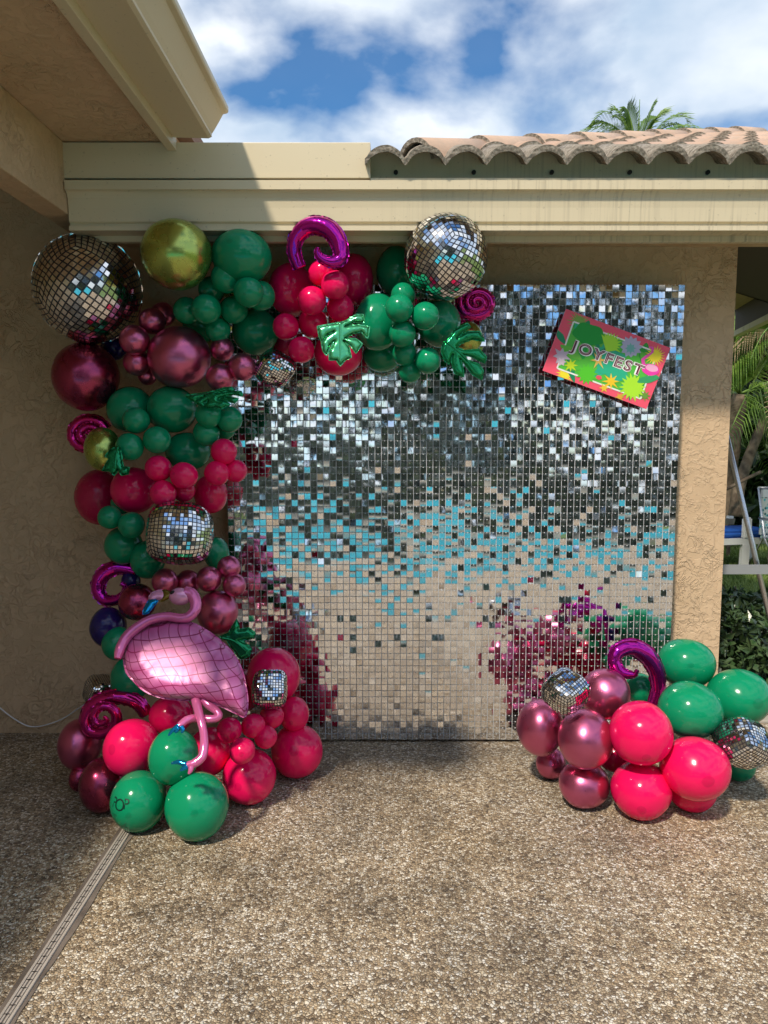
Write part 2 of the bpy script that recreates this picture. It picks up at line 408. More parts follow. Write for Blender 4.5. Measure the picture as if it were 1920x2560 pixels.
# ---- tiled roof
PITCH = 0.1525; ZE = W(1000, 417, 3.0).z; SL = math.atan(.402); EXPO = .36; TL = .43
mt = mat('clay_tile', (.5, .27, .17), .85); k = N(mt)
oi = k.n('ObjectInfo').outputs['Random']
bc = k.mix(oi, (.50, .33, .235), (.60, .42, .31))
bc = k.mix(k.ramp(k.noise(k.co(), 9, 6, .65), (.45, 0.), (.75, .6)), bc, (.36, .30, .24)); k.base(bc); k.bump(k.noise(k.co(), 90, 4), .4, .004)
me_ = mat('tile_edge', (.2, .17, .14), .95); k = N(me_); k.base(k.ramp(k.noise(k.co(), 60, 5, .7), (.3, (.09, .075, .06)), (.5, (.28, .24, .19)), (.7, (.52, .46, .38)))); k.bump(k.noise(k.co(), 70, 4), .9, .006)
def tile_mesh():
    bm = bmesh.new(); nx = 36; rows = []
    for (t, up) in ((0, 0), (0, 1), (TL, 0), (TL, 1)):
        r = []
        for i in range(nx + 1):
            x = 2 * PITCH * i / nx
            uu = (x / PITCH) % 1.0 - .5
            z = .046 * max(0., 1 - (uu / .455) ** 2) ** .62
            jig = .0025 * noise.noise(Vector((x * 40, t * 9, up * 3)))
            r.append(bm.verts.new((x, t + jig, z + (.023 if up else 0) + jig)))
        rows.append(r)
    for a, b, mi in ((0, 1, 1), (1, 3, 0), (3, 2, 1), (2, 0, 1)):
        for i in range(nx):
            f = bm.faces.new((rows[a][i], rows[a][i + 1], rows[b][i + 1], rows[b][i])); f.material_index = mi; f.smooth = (mi == 0)
    for i in (0, nx): bm.faces.new([rows[q][i] for q in (0, 1, 3, 2)]).material_index = 1
    me = bpy.data.meshes.new('roof_tile'); bmesh.ops.recalc_face_normals(bm, faces=bm.faces); bm.to_mesh(me); bm.free()
    me.materials.append(mt); me.materials.append(me_); return me
RX0 = W(926, 380, 3.0).x - .02
roof = empty('tiled_roof', (RX0, 2.985, ZE)); tag(roof, 'weathered clay barrel tile roof above the long gutter', 'roof')
tme = tile_mesh(); tme0 = tile_mesh(); tme0.materials[0] = me_
deck = extrude('roof_deck', [(0.08, -.03), (2.55, 2.47 * math.tan(SL) - .03), (2.55, -.1), (.12, -.1)], 'X', 0.12, 2.85, mat('underlay', (.07, .055, .045), .9), roof)
for v in deck.data.vertices:      # clip the deck along the hip
    if v.co.x < 1: v.co.x = max(v.co.x, v.co.y * 1.05 + .2)
for row in range(11):
    for c in range(15):
        x = c * 2 * PITCH + random.uniform(-.002, .002); t = row * EXPO
        if x + PITCH * 1.0 < t * math.cos(SL) * 1.02 - .02 or x > 2.62 or t > 2.5: continue
        o = link('roof_tile', tme0 if row == 0 else tme, None, roof); o.location = (x, t * math.cos(SL), t * math.sin(SL) + random.uniform(0, .003)); o.rotation_euler = (SL - .035, random.uniform(-.006, .006), random.uniform(-.006, .006))
# hip cap tiles
def cap_mesh():
    bm = bmesh.new(); n = 12; rr = []
    for t, r0 in ((0, .098), (.46, .082)):
        for th in (0, .017):
            rr.append([bm.verts.new((t, (r0 - th) * math.cos(math.pi * i / n), (r0 - th) * math.sin(math.pi * i / n))) for i in range(n + 1)])
    for a, b, mi in ((0, 2, 0), (1, 3, 1), (0, 1, 1), (2, 3, 1)):
        for i in range(n):
            f = bm.faces.new((rr[a][i], rr[a][i + 1], rr[b][i + 1], rr[b][i])); f.material_index = mi; f.smooth = mi == 0
    me = bpy.data.meshes.new('hip_tile'); bmesh.ops.recalc_face_normals(bm, faces=bm.faces); bm.to_mesh(me); bm.free()
    me.materials.append(mt); me.materials.append(me_); return me
cme = cap_mesh(); hd = Vector((1.0, 1 / 1.02, math.tan(SL) / 1.02)).normalized()
for i in range(9):
    o = link('hip_tile', cme, None, roof)
    p = Vector((.20, .17, .06)) + hd * (.40 * i)
    o.location = p; q = hd.to_track_quat('X', 'Z'); o.rotation_mode = 'QUATERNION'; o.rotation_quaternion = q
# closure strip with weep holes under the tiles
zc0 = W(1000, 447, 3.03).z; zc1 = W(1000, 405, 3.03).z + .035
bm = bmesh.new(); pv = None; x = RX0 + .005
while x < 2.6:
    uu = ((x - RX0) / PITCH) % 1.0 - .5; zt_ = ZE + .052 + .046 * max(0., 1 - (uu / .455) ** 2) ** .62
    cv = [bm.verts.new(p) for p in ((x, 3.10, zc0 - .01), (x, 3.10, zt_), (x, 3.15, zt_), (x, 3.15, zc0 - .01))]
    if pv: [bm.faces.new((pv[q], cv[q], cv[(q + 1) % 4], pv[(q + 1) % 4])) for q in range(4)]
    else: bm.faces.new(cv)
    pv = cv; x += PITCH / 12
bm.faces.new(pv[::-1])
cl = fin('eave_closure', bm, M['gutter']); tag(cl, 'beige closure strip with weep holes under the roof tiles', 'closure strip')
ldg = boxo('ledge', RX0 + .02, 2.6, 3.033, 3.105, zc0 - .01, zc0 + .004, M['gutter'], cl)
hx = W(990, 434, 3.04).x
while hx < 2.6:
    bm = bmesh.new(); bmesh.ops.create_cone(bm, cap_ends=True, segments=14, radius1=.0085, radius2=.0085, depth=.012)
    bmesh.ops.rotate(bm, verts=bm.verts[:], matrix=Matrix.Rotation(R(90), 3, 'X'))
    fin('weep_hole', bm, M['black'], cl, (hx, 3.096, W(990, 432, 3.10).z)); hx += 2 * PITCH
# ---- side eave over the garden side of the house
e1 = Vector((2.62, 4.4)); e2 = Vector((3.10, 6.85))
zs = W(1838, 828, 6.5).z
bm = bmesh.new()
for (a, b, zz0, zz1, mi) in ((e1, e2, zs + .045, zs + .23, 0),):
    pass
def slab(name, pts, z0, z1, m, parent=None):
    bm = bmesh.new(); n = len(pts)
    lo = [bm.verts.new((p[0], p[1], z0)) for p in pts]; hi = [bm.verts.new((p[0], p[1], z1)) for p in pts]
    bm.faces.new(lo[::-1]); bm.faces.new(hi)
    for i in range(n): bm.faces.new((lo[i], lo[(i + 1) % n], hi[(i + 1) % n], hi[i]))
    return fin(name, bm, m, parent)
d2 = (e2 - e1).normalized(); nn2 = Vector((d2.y, -d2.x)); e0 = e1 - d2 * 1.25
se = slab('side_eave', [(1.617, 3.20), (e0.x, 3.20), tuple(e2), (1.617, e2.y)], zs + .23, zs + .30, M['stucco']); tag(se, 'shaded stucco side eave over the garden beside the wall corner', 'eave')
q = [e0, e2, e2 + nn2 * .03, e0 + nn2 * .03]
slab('fascia', [tuple(v) for v in q], zs + .045, zs + .31, M['brown'], se)
q = [e0 - nn2 * .012, e2 - nn2 * .012, e2 + nn2 * .05, e0 + nn2 * .05]
slab('drip_edge', [tuple(v) for v in q], zs, zs + .044, M['gutter'], se)
# kerb & planting bed beyond the patio
kb = boxo('bed_edging', 1.62, 4.6, 3.704, 3.78, -.2, .012, mat('concrete', (.4, .36, .3), .85), None, .006); tag(kb, 'pale concrete edging at the end of the patio by the shrubs', 'edging')
kind(boxo('planting_bed', 1.62, 4.8, 3.785, 5.9, -.3, -.03, M['dirt']), 'structure')
# ---- drain channel
dx = -.945
mdr = mat('drain_plastic', (.60, .53, .46), .55); k = N(mdr); k.base(k.mix(k.noise(k.co(), 12, 5), (.50, .43, .355), (.66, .58, .49)))
mcc = mat('joint_mortar', (.22, .18, .15), .9); k = N(mcc); k.base(k.ramp(k.noise(k.co(), 7, 6, .65), (.3, (.11, .085, .066)), (.7, (.27, .215, .17)))); k.bump(k.noise(k.co(), 50, 4), .4, .004)
dr = empty('drain_channel', (dx, 2.2, 0)); tag(dr, 'narrow slotted pale drain strip set in the patio floor', 'drain')
def rel(o, p): o.parent = p; o.matrix_parent_inverse = Matrix.Translation(-Vector(p.location)); return o
bm = bmesh.new()
n = 60
lo = []
for i in range(n + 1):
    y = 1.2 + (3.5 - 1.2) * i / n
    a = .034 + .009 * noise.noise(Vector((y * 3, 1, 0))) + .006 * noise.noise(Vector((y * 17, 4, 0))); b = .034 + .010 * noise.noise(Vector((y * 3, 7, 0))) + .007 * noise.noise(Vector((y * 15, 9, 0)))
    lo.append((bm.verts.new((dx - a, y, .003)), bm.verts.new((dx + b, y, .003))))
for i in range(n): bm.faces.new((lo[i][0], lo[i][1], lo[i + 1][1], lo[i + 1][0]))
rel(fin('mortar_bed', bm, mcc), dr)
for off, wd in ((-.0140, .0058), (-.0050, .0040), (.0050, .0040), (.0140, .0058)):
    rel(boxo('rail', dx + off - wd / 1.0 + wd * .35, dx + off + wd * .65, 1.2, 3.5, .0, .0085, mdr, None, .001), dr)
rel(boxo('channel', dx - .0175, dx + .0175, 1.2, 3.5, .0035, .0056, mat('drain_recess', (.20, .165, .14), .8)), dr)
y = 1.25
bm = bmesh.new(); box(bm, -.0090, .0066, -.0014, .0014, 0, .0002); sm = bpy.data.meshes.new('slot'); bm.to_mesh(sm); bm.free(); sm.materials.append(M['black'])
while y < 2.6:
    o = link('slot', sm, None, None, (dx, y, .0088)); rel(o, dr); y += .0302
# white stone and loose pebbles
bm = bmesh.new(); bmesh.ops.create_icosphere(bm, subdivisions=2, radius=.0125); [setattr(v, 'co', Vector((v.co.x * 1.05, v.co.y * .95, v.co.z * .4)) * (1 + .2 * noise.noise(v.co * 90))) for v in bm.verts]
st = fin('pebble', bm, mat('pale_stone', (.62, .54, .42), .7), None, W(855, 2158, 2.455), True); st.location.z = .004; tag(st, 'single larger pale pebble lying in the patio floor', 'pebble')
bm = bmesh.new(); V = []; Fc = []; ico = bmesh.new(); bmesh.ops.create_icosphere(ico, subdivisions=1, radius=1); ico.verts.ensure_lookup_table()
iv = [v.co.copy() for v in ico.verts]; ifc = [[v.index for v in f.verts] for f in ico.faces]; ico.free(); bm.free()
for i in range(9000):
    y = 1.55 + 2.0 * random.random() ** 1.6; x = random.uniform(-1.0, 1.0) * (y * .53 + .05); s = random.choice((.0022, .003, .0038, .0048))
    if abs(x - dx) < .06: continue
    rot = Matrix.Rotation(random.uniform(0, 6.28), 3, 'Z'); sx, sy, sz = s * random.uniform(.8, 1.4), s * random.uniform(.8, 1.2), s * random.uniform(.35, .6); b = len(V)
    V += [rot @ Vector((v.x * sx, v.y * sy, v.z * sz)) + Vector((x, y, .0008)) for v in iv]; Fc += [[q + b for q in f] for f in ifc]
me = bpy.data.meshes.new('pebbles'); me.from_pydata(V, [], Fc)
mpb = mat('pebble_mix', (.4, .33, .24), .7); k = N(mpb); vv = k.n('TexVoronoi', {0: k.co(), 'Scale': 70.0}); sc_ = k.n('SeparateColor', {0: vv.outputs['Color']})
k.base(k.ramp(sc_.outputs[0], (0., (.15, .11, .07)), (.35, (.36, .28, .18)), (.7, (.5, .42, .3)), (1., (.72, .69, .62))))
pb = link('pebbles', me, mpb, None, None, True); kind(pb, 'stuff', 'small loose tan and white pebbles of the aggregate floor'); pb['category'] = 'pebbles'
# ------------------------------------------------------------------ shimmer wall
NX = NZ = 70; SWY = 3.465; XR = 1.337; SPX = .02933; Z0 = .014; PW = SPX * 10
SPZ = (W(960, 712, SWY).z - Z0) / NZ
sw = empty('shimmer_wall', (XR - NX * SPX / 2, SWY, Z0)); tag(sw, 'mirror sequin shimmer wall standing against the tan stucco wall', 'backdrop')
mpan = mat('panel_plastic', (.80, .81, .83), .35)
for i in range(7):
    for j in range(7):
        bm = bmesh.new(); x0 = -3.5 * PW + i * PW; z0 = j * 10 * SPZ
        box(bm, x0 + .0006, x0 + PW - .0006, .004, .008, z0 + .0006, z0 + 10 * SPZ - .0006)
        for q in range(10):
            xx = x0 + q * SPX; box(bm, xx - .0014 if q else xx + .0004, xx + .0014, -.0035, .0042, z0 + .0008, z0 + 10 * SPZ - .0008)
            zz = z0 + q * SPZ; box(bm, x0 + .0008, x0 + PW - .0008, -.0005, .0043, zz - .0009 if q else zz + .0004, zz + .0009)
        fin('panel', bm, mpan, sw)
def sequin_geo(curv, wd=.0260, ht=.0276, bend=0.):
    hw = wd / 2; n = 2; V = []; Fc = []
    for j in range(3):
        for i in range(3):
            u = i / 2 * 2 - 1; v = j / 2
            V.append(Vector((u * hw, curv * (u * u - .5) * .5 + bend * (v * (1 - v)), -v * ht)))
    for j in range(2):
        for i in range(2):
            a = j * 3 + i; Fc.append((a, a + 3, a + 4, a + 1))
    V2 = []; F2 = []
    return V, Fc
def hook(V, Fc, MI):
    b = len(V); s = .0022
    V += [Vector(p) for p in ((-s, -.0016, -.0030), (s, -.0016, -.0030), (s, -.0016, .0012), (-s, -.0016, .0012), (-s, .002, -.0030), (s, .002, -.0030), (s, .002, .0012), (-s, .002, .0012))]
    for f in ((0, 1, 2, 3), (4, 7, 6, 5), (0, 4, 5, 1), (1, 5, 6, 2), (3, 2, 6, 7), (0, 3, 7, 4)): Fc.append([q + b for q in f]); MI.append(1)
mq = []
for t in range(6):
    V, Fc = sequin_geo(random.uniform(-.0009, .0009), bend=random.uniform(-.0009, .0009)); MI = [0] * len(Fc); hook(V, Fc, MI)
    me = bpy.data.meshes.new('sequin'); me.from_pydata(V, [], Fc); me.polygons.foreach_set('material_index', MI); me.polygons.foreach_set('use_smooth', [True] * len(Fc))
    me.materials.append(M['silver']); me.materials.append(M['white']); mq.append((me, V, Fc, MI))
BV = []; BF = []; BM = []
for c in range(NX):
    cy = random.gauss(0, .010)
    for r in range(NZ):
        x = -3.5 * PW + (c + .5) * SPX; z = (r + 1) * SPZ - .0012
        big = random.random() < .20
        pit = random.gauss(-.022, .085 if big else .021 + .03 * max(0, (r - 56) / 14) + .022 * max(0, (28 - r) / 28)) + .02 * noise.noise(Vector((x * 2.3, z * 2.3, 1)))
        yaw = random.gauss(0, .08 if big else .020) + cy + .05 * noise.noise(Vector((x * 1.9, z * 1.5, 5)))
        rol = random.gauss(0, .012)
        rot = Matrix.Rotation(rol, 4, 'Y') @ Matrix.Rotation(yaw, 4, 'Z') @ Matrix.Rotation(pit, 4, 'X')
        k_ = random.randrange(6); me, V, Fc, MI = mq[k_]
        yy = -.006
        if 27 <= r < 42 and 33 <= c < 53:
            o = link('sequin', me, None, sw); o.location = (x, yy, z); o.rotation_euler = rot.to_euler()
        else:
            T_ = Matrix.Translation((x, yy, z)) @ rot; b = len(BV)
            BV += [T_ @ v for v in V]; BF += [[q + b for q in f] for f in Fc]; BM += MI
me = bpy.data.meshes.new('sequin_field'); me.from_pydata(BV, [], BF); me.polygons.foreach_set('material_index', BM); me.polygons.foreach_set('use_smooth', [True] * len(BF))
sf = link('sequin_field', me, [M['silver'], M['white']], sw); sf['kind'] = 'stuff'

# ------------------------------------------------------------------ balloons
def balloon_mesh(seed=0):
    bm = bmesh.new(); nu, nv = 40, 26; rings = []
    for j in range(1, nv):
        th = math.pi * j / nv; r = math.sin(th); z = math.cos(th)
        if z < 0: z *= 1.10; r *= 1 - .10 * (1 - math.sin(th)) * 1.0
        if th < .16: z += .012 * (1 - th / .16)      # blunt nipple at the crown
        rings.append([bm.verts.new((r * math.cos(2 * math.pi * i / nu), r * math.sin(2 * math.pi * i / nu), z)) for i in range(nu)])
    top = bm.verts.new((0, 0, 1.014))
    rings.append([bm.verts.new((.055 * math.cos(2 * math.pi * i / nu), .055 * math.sin(2 * math.pi * i / nu), -1.15)) for i in range(nu)])
    rings.append([bm.verts.new((.11 * math.cos(2 * math.pi * i / nu), .11 * math.sin(2 * math.pi * i / nu), -1.22)) for i in range(nu)])
    bot = bm.verts.new((0, 0, -1.2))
    for i in range(nu):
        bm.faces.new((top, rings[0][i], rings[0][(i + 1) % nu])); bm.faces.new((bot, rings[-1][(i + 1) % nu], rings[-1][i]))
        for a, b in zip(rings, rings[1:]): bm.faces.new((a[i], b[i], b[(i + 1) % nu], a[(i + 1) % nu]))
    for v in bm.verts:
        v.co *= 1 + .030 * noise.noise(v.co * 1.15 + Vector((seed * 5.3, seed * 1.7, 0))) + .010 * noise.noise(v.co * 2.6 + Vector((0, seed * 3.1, 4)))
    me = bpy.data.meshes.new('balloon'); bmesh.ops.recalc_face_normals(bm, faces=bm.faces); bm.to_mesh(me); bm.free()
    me.polygons.foreach_set('use_smooth', [True] * len(me.polygons)); return me
BME = {}
def balloon(c, x, y, rx, ry, mk, Y, label, group=None, name='balloon'):
    px, py = PX(c, x, y); s = CR[c][2]
    rr = (rx + ry) / 2 * s
    if Y == 'f':
        a, z, sc = ray(px, py); Y = CAMZ / (ry * s * sc / F - z)
    p = W(px, py, Y); u = SC(px, py, Y) * s
    vk = (mk, random.randrange(4))
    if vk not in BME: BME[vk] = balloon_mesh(vk[1]); BME[vk].materials.append(M[mk])
    o = bpy.data.objects.new(name, BME[vk]); COL.objects.link(o); o.location = p
    o.rotation_euler = Matrix.Rotation(R(90), 3, 'X').to_euler()       # crown towards the viewer, knot inside the garland
    ax = random.uniform(-.5, .5); az = random.uniform(-.5, .5)
    o.rotation_euler = (R(90) + ax, 0, az)
    o.scale = (rx * u, ry * u, (rx + ry) / 2 * u)
    return tag(o, label, 'balloon', group)
def many(c, mk, label, group, items, name='balloon'):
    assert len(label) == len(items)
    for it, lb in zip(items, label):
        x, y, r, Y = it[:4]; balloon(c, x, y, r, (it[4] if len(it) > 4 else r), mk, Y, lb, group, name)
SG = 'small emerald balloons below the gold balloon'
# --- top left
balloon('c3', 985, 300, 222, 222, 'gold', 3.02, 'shiny green gold chrome balloon just under the gutter')
balloon('c3', 1410, 315, 195, 170, 'green', 3.10, 'large emerald balloon beside the gold chrome balloon under the gutter')
many('c3', 'green', ['small emerald balloon overlapping the large emerald beside the gold balloon', 'small emerald balloon in front of another by the large fuchsia', 'small emerald balloon squeezed against the large fuchsia balloon', 'small emerald balloon tucked directly under the gold chrome balloon', 'small emerald balloon overlapping the outermost one above the mauve bunch', 'outermost small emerald balloon between the gold chrome and mauve bunch', 'small emerald balloon above the large emerald by the mini mirror ball', 'lowest small emerald balloon of the bunch below the gold balloon'], SG,
     [(1310, 450, 100, 3.10), (1455, 545, 97, 3.06), (1535, 570, 95, 3.14), (1215, 530, 85, 3.20), (1180, 655, 96, 3.10), (1055, 665, 88, 3.18), (1360, 660, 90, 3.19), (1255, 790, 82, 3.20)])
balloon('c3', 1500, 800, 152, 150, 'green', 3.33, 'large emerald balloon under the small green bunch beside the mini mirror ball')
balloon('c3', 1150, 760, 120, 110, 'green', 3.42, 'large emerald balloon half hidden behind the small green bunch')
balloon('c3', 1005, 970, 200, 198, 'mauve', 3.20, 'large mauve chrome balloon ringed by small mauve ones')
many('c3', 'mauve', ['small mauve chrome balloon highest beside the big shaded mirror ball', 'small mauve chrome balloon touching the lower edge of the big shaded mirror ball', 'small mauve chrome balloon between the large mauve and dark burgundy balloons', 'small mauve chrome balloon tucked behind above the large mauve one', 'smallest mauve chrome balloon peeking out under the large mauve one', 'small mauve chrome balloon under the lowest small emerald balloon', 'small mauve chrome balloon just above the spread dark foil leaf', 'small mauve chrome balloon touching the mini mirror ball'], 'small mauve balloons round the large mauve one',
     [(830, 735, 85, 3.22), (715, 855, 96, 3.15), (730, 1000, 86, 3.21), (900, 690, 78, 3.33), (800, 1085, 62, 3.31), (1285, 915, 76, 3.21), (1270, 1100, 90, 3.12), (1415, 1030, 88, 3.12)])
balloon('c3', 400, 1090, 210, 222, 'burg', 3.28, 'large dark burgundy chrome balloon under the big mirror ball')
balloon('c3', 580, 905, 85, 80, 'navy', 3.42, 'dark navy balloon between the mirror ball and the mauve bunch')
# --- top middle: fuchsia
balloon('c4', 280, 530, 145, 170, 'pink', 3.30, 'large fuchsia balloon beside the large emerald balloon under the gutter')
balloon('c4', 690, 465, 122, 165, 'pink', 3.34, 'large fuchsia balloon under the magenta foil arch curl')
balloon('c4', 585, 945, 158, 140, 'pink', 3.27, 'large fuchsia balloon behind the pale green foil leaf')
balloon('c4', 240, 900, 70, 90, 'crimson', 3.42, 'dark crimson balloon tucked behind the mini mirror ball')
many('c4', 'pink', ['small fuchsia balloon directly beneath the magenta foil arch', 'small fuchsia balloon in front of the large fuchsia under the arch', 'small fuchsia balloon in front of the large fuchsia beside the emerald', 'small fuchsia balloon just above the pale green foil leaf', 'small fuchsia balloon partly behind the edge of the pale green leaf', 'small fuchsia balloon touching the large emerald above the mini mirror ball', 'small fuchsia balloon beside the mini mirror ball, lowest of its bunch'], 'small fuchsia balloons below the foil arch',
     [(475, 420, 86, 3.14), (565, 500, 93, 3.08), (415, 600, 92, 3.10), (600, 650, 88, 3.17), (420, 745, 95, 3.22), (245, 770, 86, 3.17), (345, 920, 86, 3.15)])
# --- top right: green
balloon('c4', 960, 410, 130, 160, 'green', 3.38, 'large emerald balloon partly behind the bright mirror ball')
balloon('c4', 840, 740, 152, 186, 'green', 3.24, 'large emerald balloon beside the pale green foil leaf')
balloon('c4', 1235, 745, 140, 155, 'green', 3.26, 'large emerald balloon just beneath the bright mirror ball')
balloon('c4', 870, 955, 125, 108, 'green', 3.36, 'large emerald balloon low behind the small green bunch over the mirror panels')
many('c4', 'green', ['small emerald balloon squeezed under the rim of the bright mirror ball', 'small emerald balloon in front of the large emerald by the pale leaf', 'small emerald balloon in front of the large emerald under the bright mirror ball', 'small emerald balloon in the middle of the bunch under the bright mirror ball', 'small emerald balloon just above the lowest one over the panels', 'small emerald balloon beside the dark green foil palm leaf', 'lowest small emerald balloon hanging over the top mirror panels'], 'small emerald balloons below the bright mirror ball',
     [(1005, 565, 80, 3.14), (980, 650, 92, 3.06), (1150, 700, 90, 3.08), (1000, 815, 88, 3.11), (1015, 945, 80, 3.19), (1165, 990, 85, 3.16), (1050, 1062, 74, 3.22)])
balloon('c4', 1425, 840, 95, 100, 'gold', 3.40, 'green gold chrome balloon behind the dark palm foil leaf')
# --- middle left
balloon('c5', 535, 220, 150, 150, 'green', 3.28, 'large emerald balloon below the dark burgundy chrome balloon')
balloon('c5', 800, 215, 162, 152, 'green', 3.24, 'large emerald balloon below the large mauve chrome balloon')
balloon('c5', 905, 490, 145, 125, 'green', 3.26, 'large emerald balloon above the fuchsia bunch on the upright')
many('c5', 'green', ['small emerald balloon in front of the large emerald under the burgundy one', 'small emerald balloon touching the lower gold balloon', 'small emerald balloon in the middle of three large emerald balloons'], 'small emerald balloons beside the lower gold balloon',
     [(570, 290, 86, 3.12), (530, 460, 90, 3.08), (705, 415, 88, 3.09)])
many('c5', 'green', ['small emerald balloon directly under the spread dark foil leaf', 'small emerald balloon above the fuchsia bunch below the spread foil leaf', 'small emerald balloon under the foil leaf tip beside the mirror panels', 'small emerald balloon tucked behind others beside the mirror panels'], 'small emerald balloons under the foil leaf',
     [(1040, 250, 85, 3.10), (1025, 370, 85, 3.14), (1175, 280, 85, 3.14), (1140, 340, 75, 3.24)])
balloon('c5', 355, 475, 115, 145, 'gold', 3.14, 'green gold chrome balloon beside the magenta spiral against the stucco wall')
balloon('c5', 560, 740, 150, 150, 'pink', 3.24, 'large fuchsia balloon left above the round mirror ball on the upright')
balloon('c5', 1055, 765, 108, 130, 'pink', 3.28, 'large fuchsia balloon right above the round mirror ball on the upright')
balloon('c5', 330, 785, 150, 180, 'crimson', 3.36, 'large dark crimson balloon against the shaded stucco wall')
many('c5', 'pink', ['small fuchsia balloon under the small emeralds on the upright', 'small fuchsia balloon below the large emerald on the upright', 'small fuchsia balloon touching the top of the medium mirror ball', 'small fuchsia balloon tucked between two large fuchsias above the medium mirror ball'], 'small fuchsia balloons on the upright',
     [(715, 600, 86, 3.09), (880, 645, 88, 3.06), (745, 760, 86, 3.06), (880, 745, 72, 3.15)])
many('c5', 'pink', ['topmost small fuchsia balloon beside the mirror panels on the upright', 'small fuchsia balloon in front of the large fuchsia beside the panels', 'small fuchsia balloon overlapping the side of the mirror panels'], 'small fuchsia balloons by the mirror panels',
     [(1140, 490, 85, 3.12), (1095, 630, 82, 3.10), (1215, 615, 74, 3.15)])
many('c5', 'green', ['outer small emerald balloon by the stucco wall under the crimson balloon', 'small emerald balloon beside the medium mirror ball', 'small emerald balloon tucked between the crimson and large fuchsia balloons'], 'small emerald balloons below the crimson one',
     [(400, 915, 76, 3.14), (540, 965, 86, 3.12), (480, 825, 72, 3.24)])
balloon('c5', 490, 1100, 122, 122, 'green', 3.22, 'large emerald balloon left of the round mirror ball on the upright')
balloon('c5', 645, 1190, 112, 125, 'green', 3.20, 'large emerald balloon below left of the round mirror ball')
balloon('c5', 1090, 1150, 75, 110, 'green', 3.30, 'emerald balloon peeking out right of the round mirror ball')
# --- lower middle left
balloon('c6', 440, 485, 108, 130, 'navy', 3.14, 'dark navy balloon beside the flamingo neck')
balloon('c6', 590, 190, 62, 75, 'navy', 3.24, 'dark navy balloon inside the magenta curl')
balloon('c6', 500, 590, 98, 110, 'green', 3.10, 'emerald balloon overlapping the navy balloon behind the flamingo')
balloon('c6', 590, 820, 125, 145, 'green', 3.06, 'large emerald balloon behind the flamingo breast')
balloon('c6', 630, 325, 118, 120, 'burg', 3.12, 'dark burgundy chrome balloon behind the flamingo beak')
many('c6', 'mauve', ['small mauve chrome balloon just above the flamingo beak', 'small mauve chrome balloon just above the flamingo crown', 'small mauve chrome balloon above the bend of the flamingo neck', 'topmost small mauve chrome balloon by the panels above the flamingo', 'small mauve chrome balloon overlapping the panels above the flamingo back'], 'small mauve balloons above the flamingo',
     [(810, 190, 84, 3.10), (960, 195, 80, 3.16), (1095, 175, 83, 3.10), (1225, 100, 75, 3.14), (1260, 215, 76, 3.10)])
balloon('c6', 1150, 390, 132, 140, 'mauve', 3.10, 'large mauve chrome balloon behind the flamingo back')
balloon('c6', 1515, 800, 172, 182, 'pink', 3.18, 'large fuchsia balloon behind the square mini mirror ball')
balloon('c6', 1310, 900, 120, 140, 'crimson', 3.28, 'dark crimson balloon behind the flamingo tail')
# --- base left
balloon('c7', 230, 460, 122, 146, 'mauve', 3.02, 'mauve chrome balloon below the magenta spiral at the floor')
balloon('c7', 360, 700, 128, 158, 'burg', 'f', 'burgundy chrome balloon on the floor beside the lettered green balloon')
balloon('c7', 235, 655, 62, 80, 'burg', 'f', 'burgundy chrome balloon on the floor half hidden at the garland foot')
balloon('c7', 525, 480, 156, 162, 'pink', 2.80, 'large fuchsia balloon between the magenta spiral and the flamingo feet')
balloon('c7', 755, 295, 125, 110, 'pink', 3.0, 'fuchsia balloon below the flamingo breast')
balloon('c7', 975, 505, 118, 138, 'pink', 2.90, 'fuchsia balloon behind the flamingo standing leg')
many('c7', 'pink', ['small fuchsia balloon under the flamingo tail beside its folded leg', 'small fuchsia balloon under the square mini mirror ball', 'foremost small fuchsia balloon above the large fuchsia on the floor', 'small fuchsia balloon touching the large floor fuchsia before the panels', 'small fuchsia balloon behind its bunch under the square mini mirror ball'], 'small fuchsia balloons at the foot of the garland',
     [(1090, 380, 72, 2.80), (1228, 355, 70, 2.84), (1165, 500, 75, 2.72), (1300, 420, 66, 2.84), (1335, 300, 70, 2.95)])
balloon('c7', 1465, 290, 85, 100, 'pink', 3.10, 'fuchsia balloon at the bottom edge of the mirror panels')
balloon('c7', 1480, 500, 150, 152, 'pink', 'f', 'large fuchsia balloon on the floor in front of the mirror panels')
balloon('c7', 1205, 650, 152, 156, 'pink', 'f', 'large fuchsia balloon on the floor beside the big green balloon')
balloon('c7', 770, 535, 142, 162, 'green', 2.66, 'large emerald balloon under the flamingo feet')
POPB = balloon('c7', 570, 790, 158, 168, 'green', 'f', 'emerald balloon on the floor printed with black lettering')
balloon('c7', 905, 815, 181, 190, 'green', 'f', 'largest emerald balloon standing foremost on the patio floor')
# --- base right
balloon('c8', 1160, 240, 170, 150, 'green', 3.16, 'emerald balloon topping the right heap beside the magenta curl')
balloon('c8', 1480, 445, 190, 170, 'green', 3.02, 'large emerald balloon at the outer edge of the right heap')
balloon('c8', 1185, 525, 190, 166, 'green', 2.90, 'large emerald balloon in front of the topmost green of the right heap')
balloon('c8', 880, 395, 90, 95, 'green', 3.26, 'emerald balloon seen through the magenta curl on the right heap')
balloon('c8', 1480, 860, 100, 95, 'green', 'f', 'emerald balloon on the floor under the mini mirror ball')
balloon('c8', 665, 425, 150, 152, 'mauve', 2.98, 'mauve chrome balloon topping the heap behind the mini mirror ball')
balloon('c8', 270, 630, 142, 170, 'mauve', 2.98, 'mauve chrome balloon at the left end of the right heap')
balloon('c8', 545, 700, 166, 180, 'mauve', 2.80, 'large mauve chrome balloon stacked on another mauve balloon')
balloon('c8', 540, 980, 156, 135, 'mauve', 'f', 'mauve chrome balloon on the floor beneath a larger mauve one')
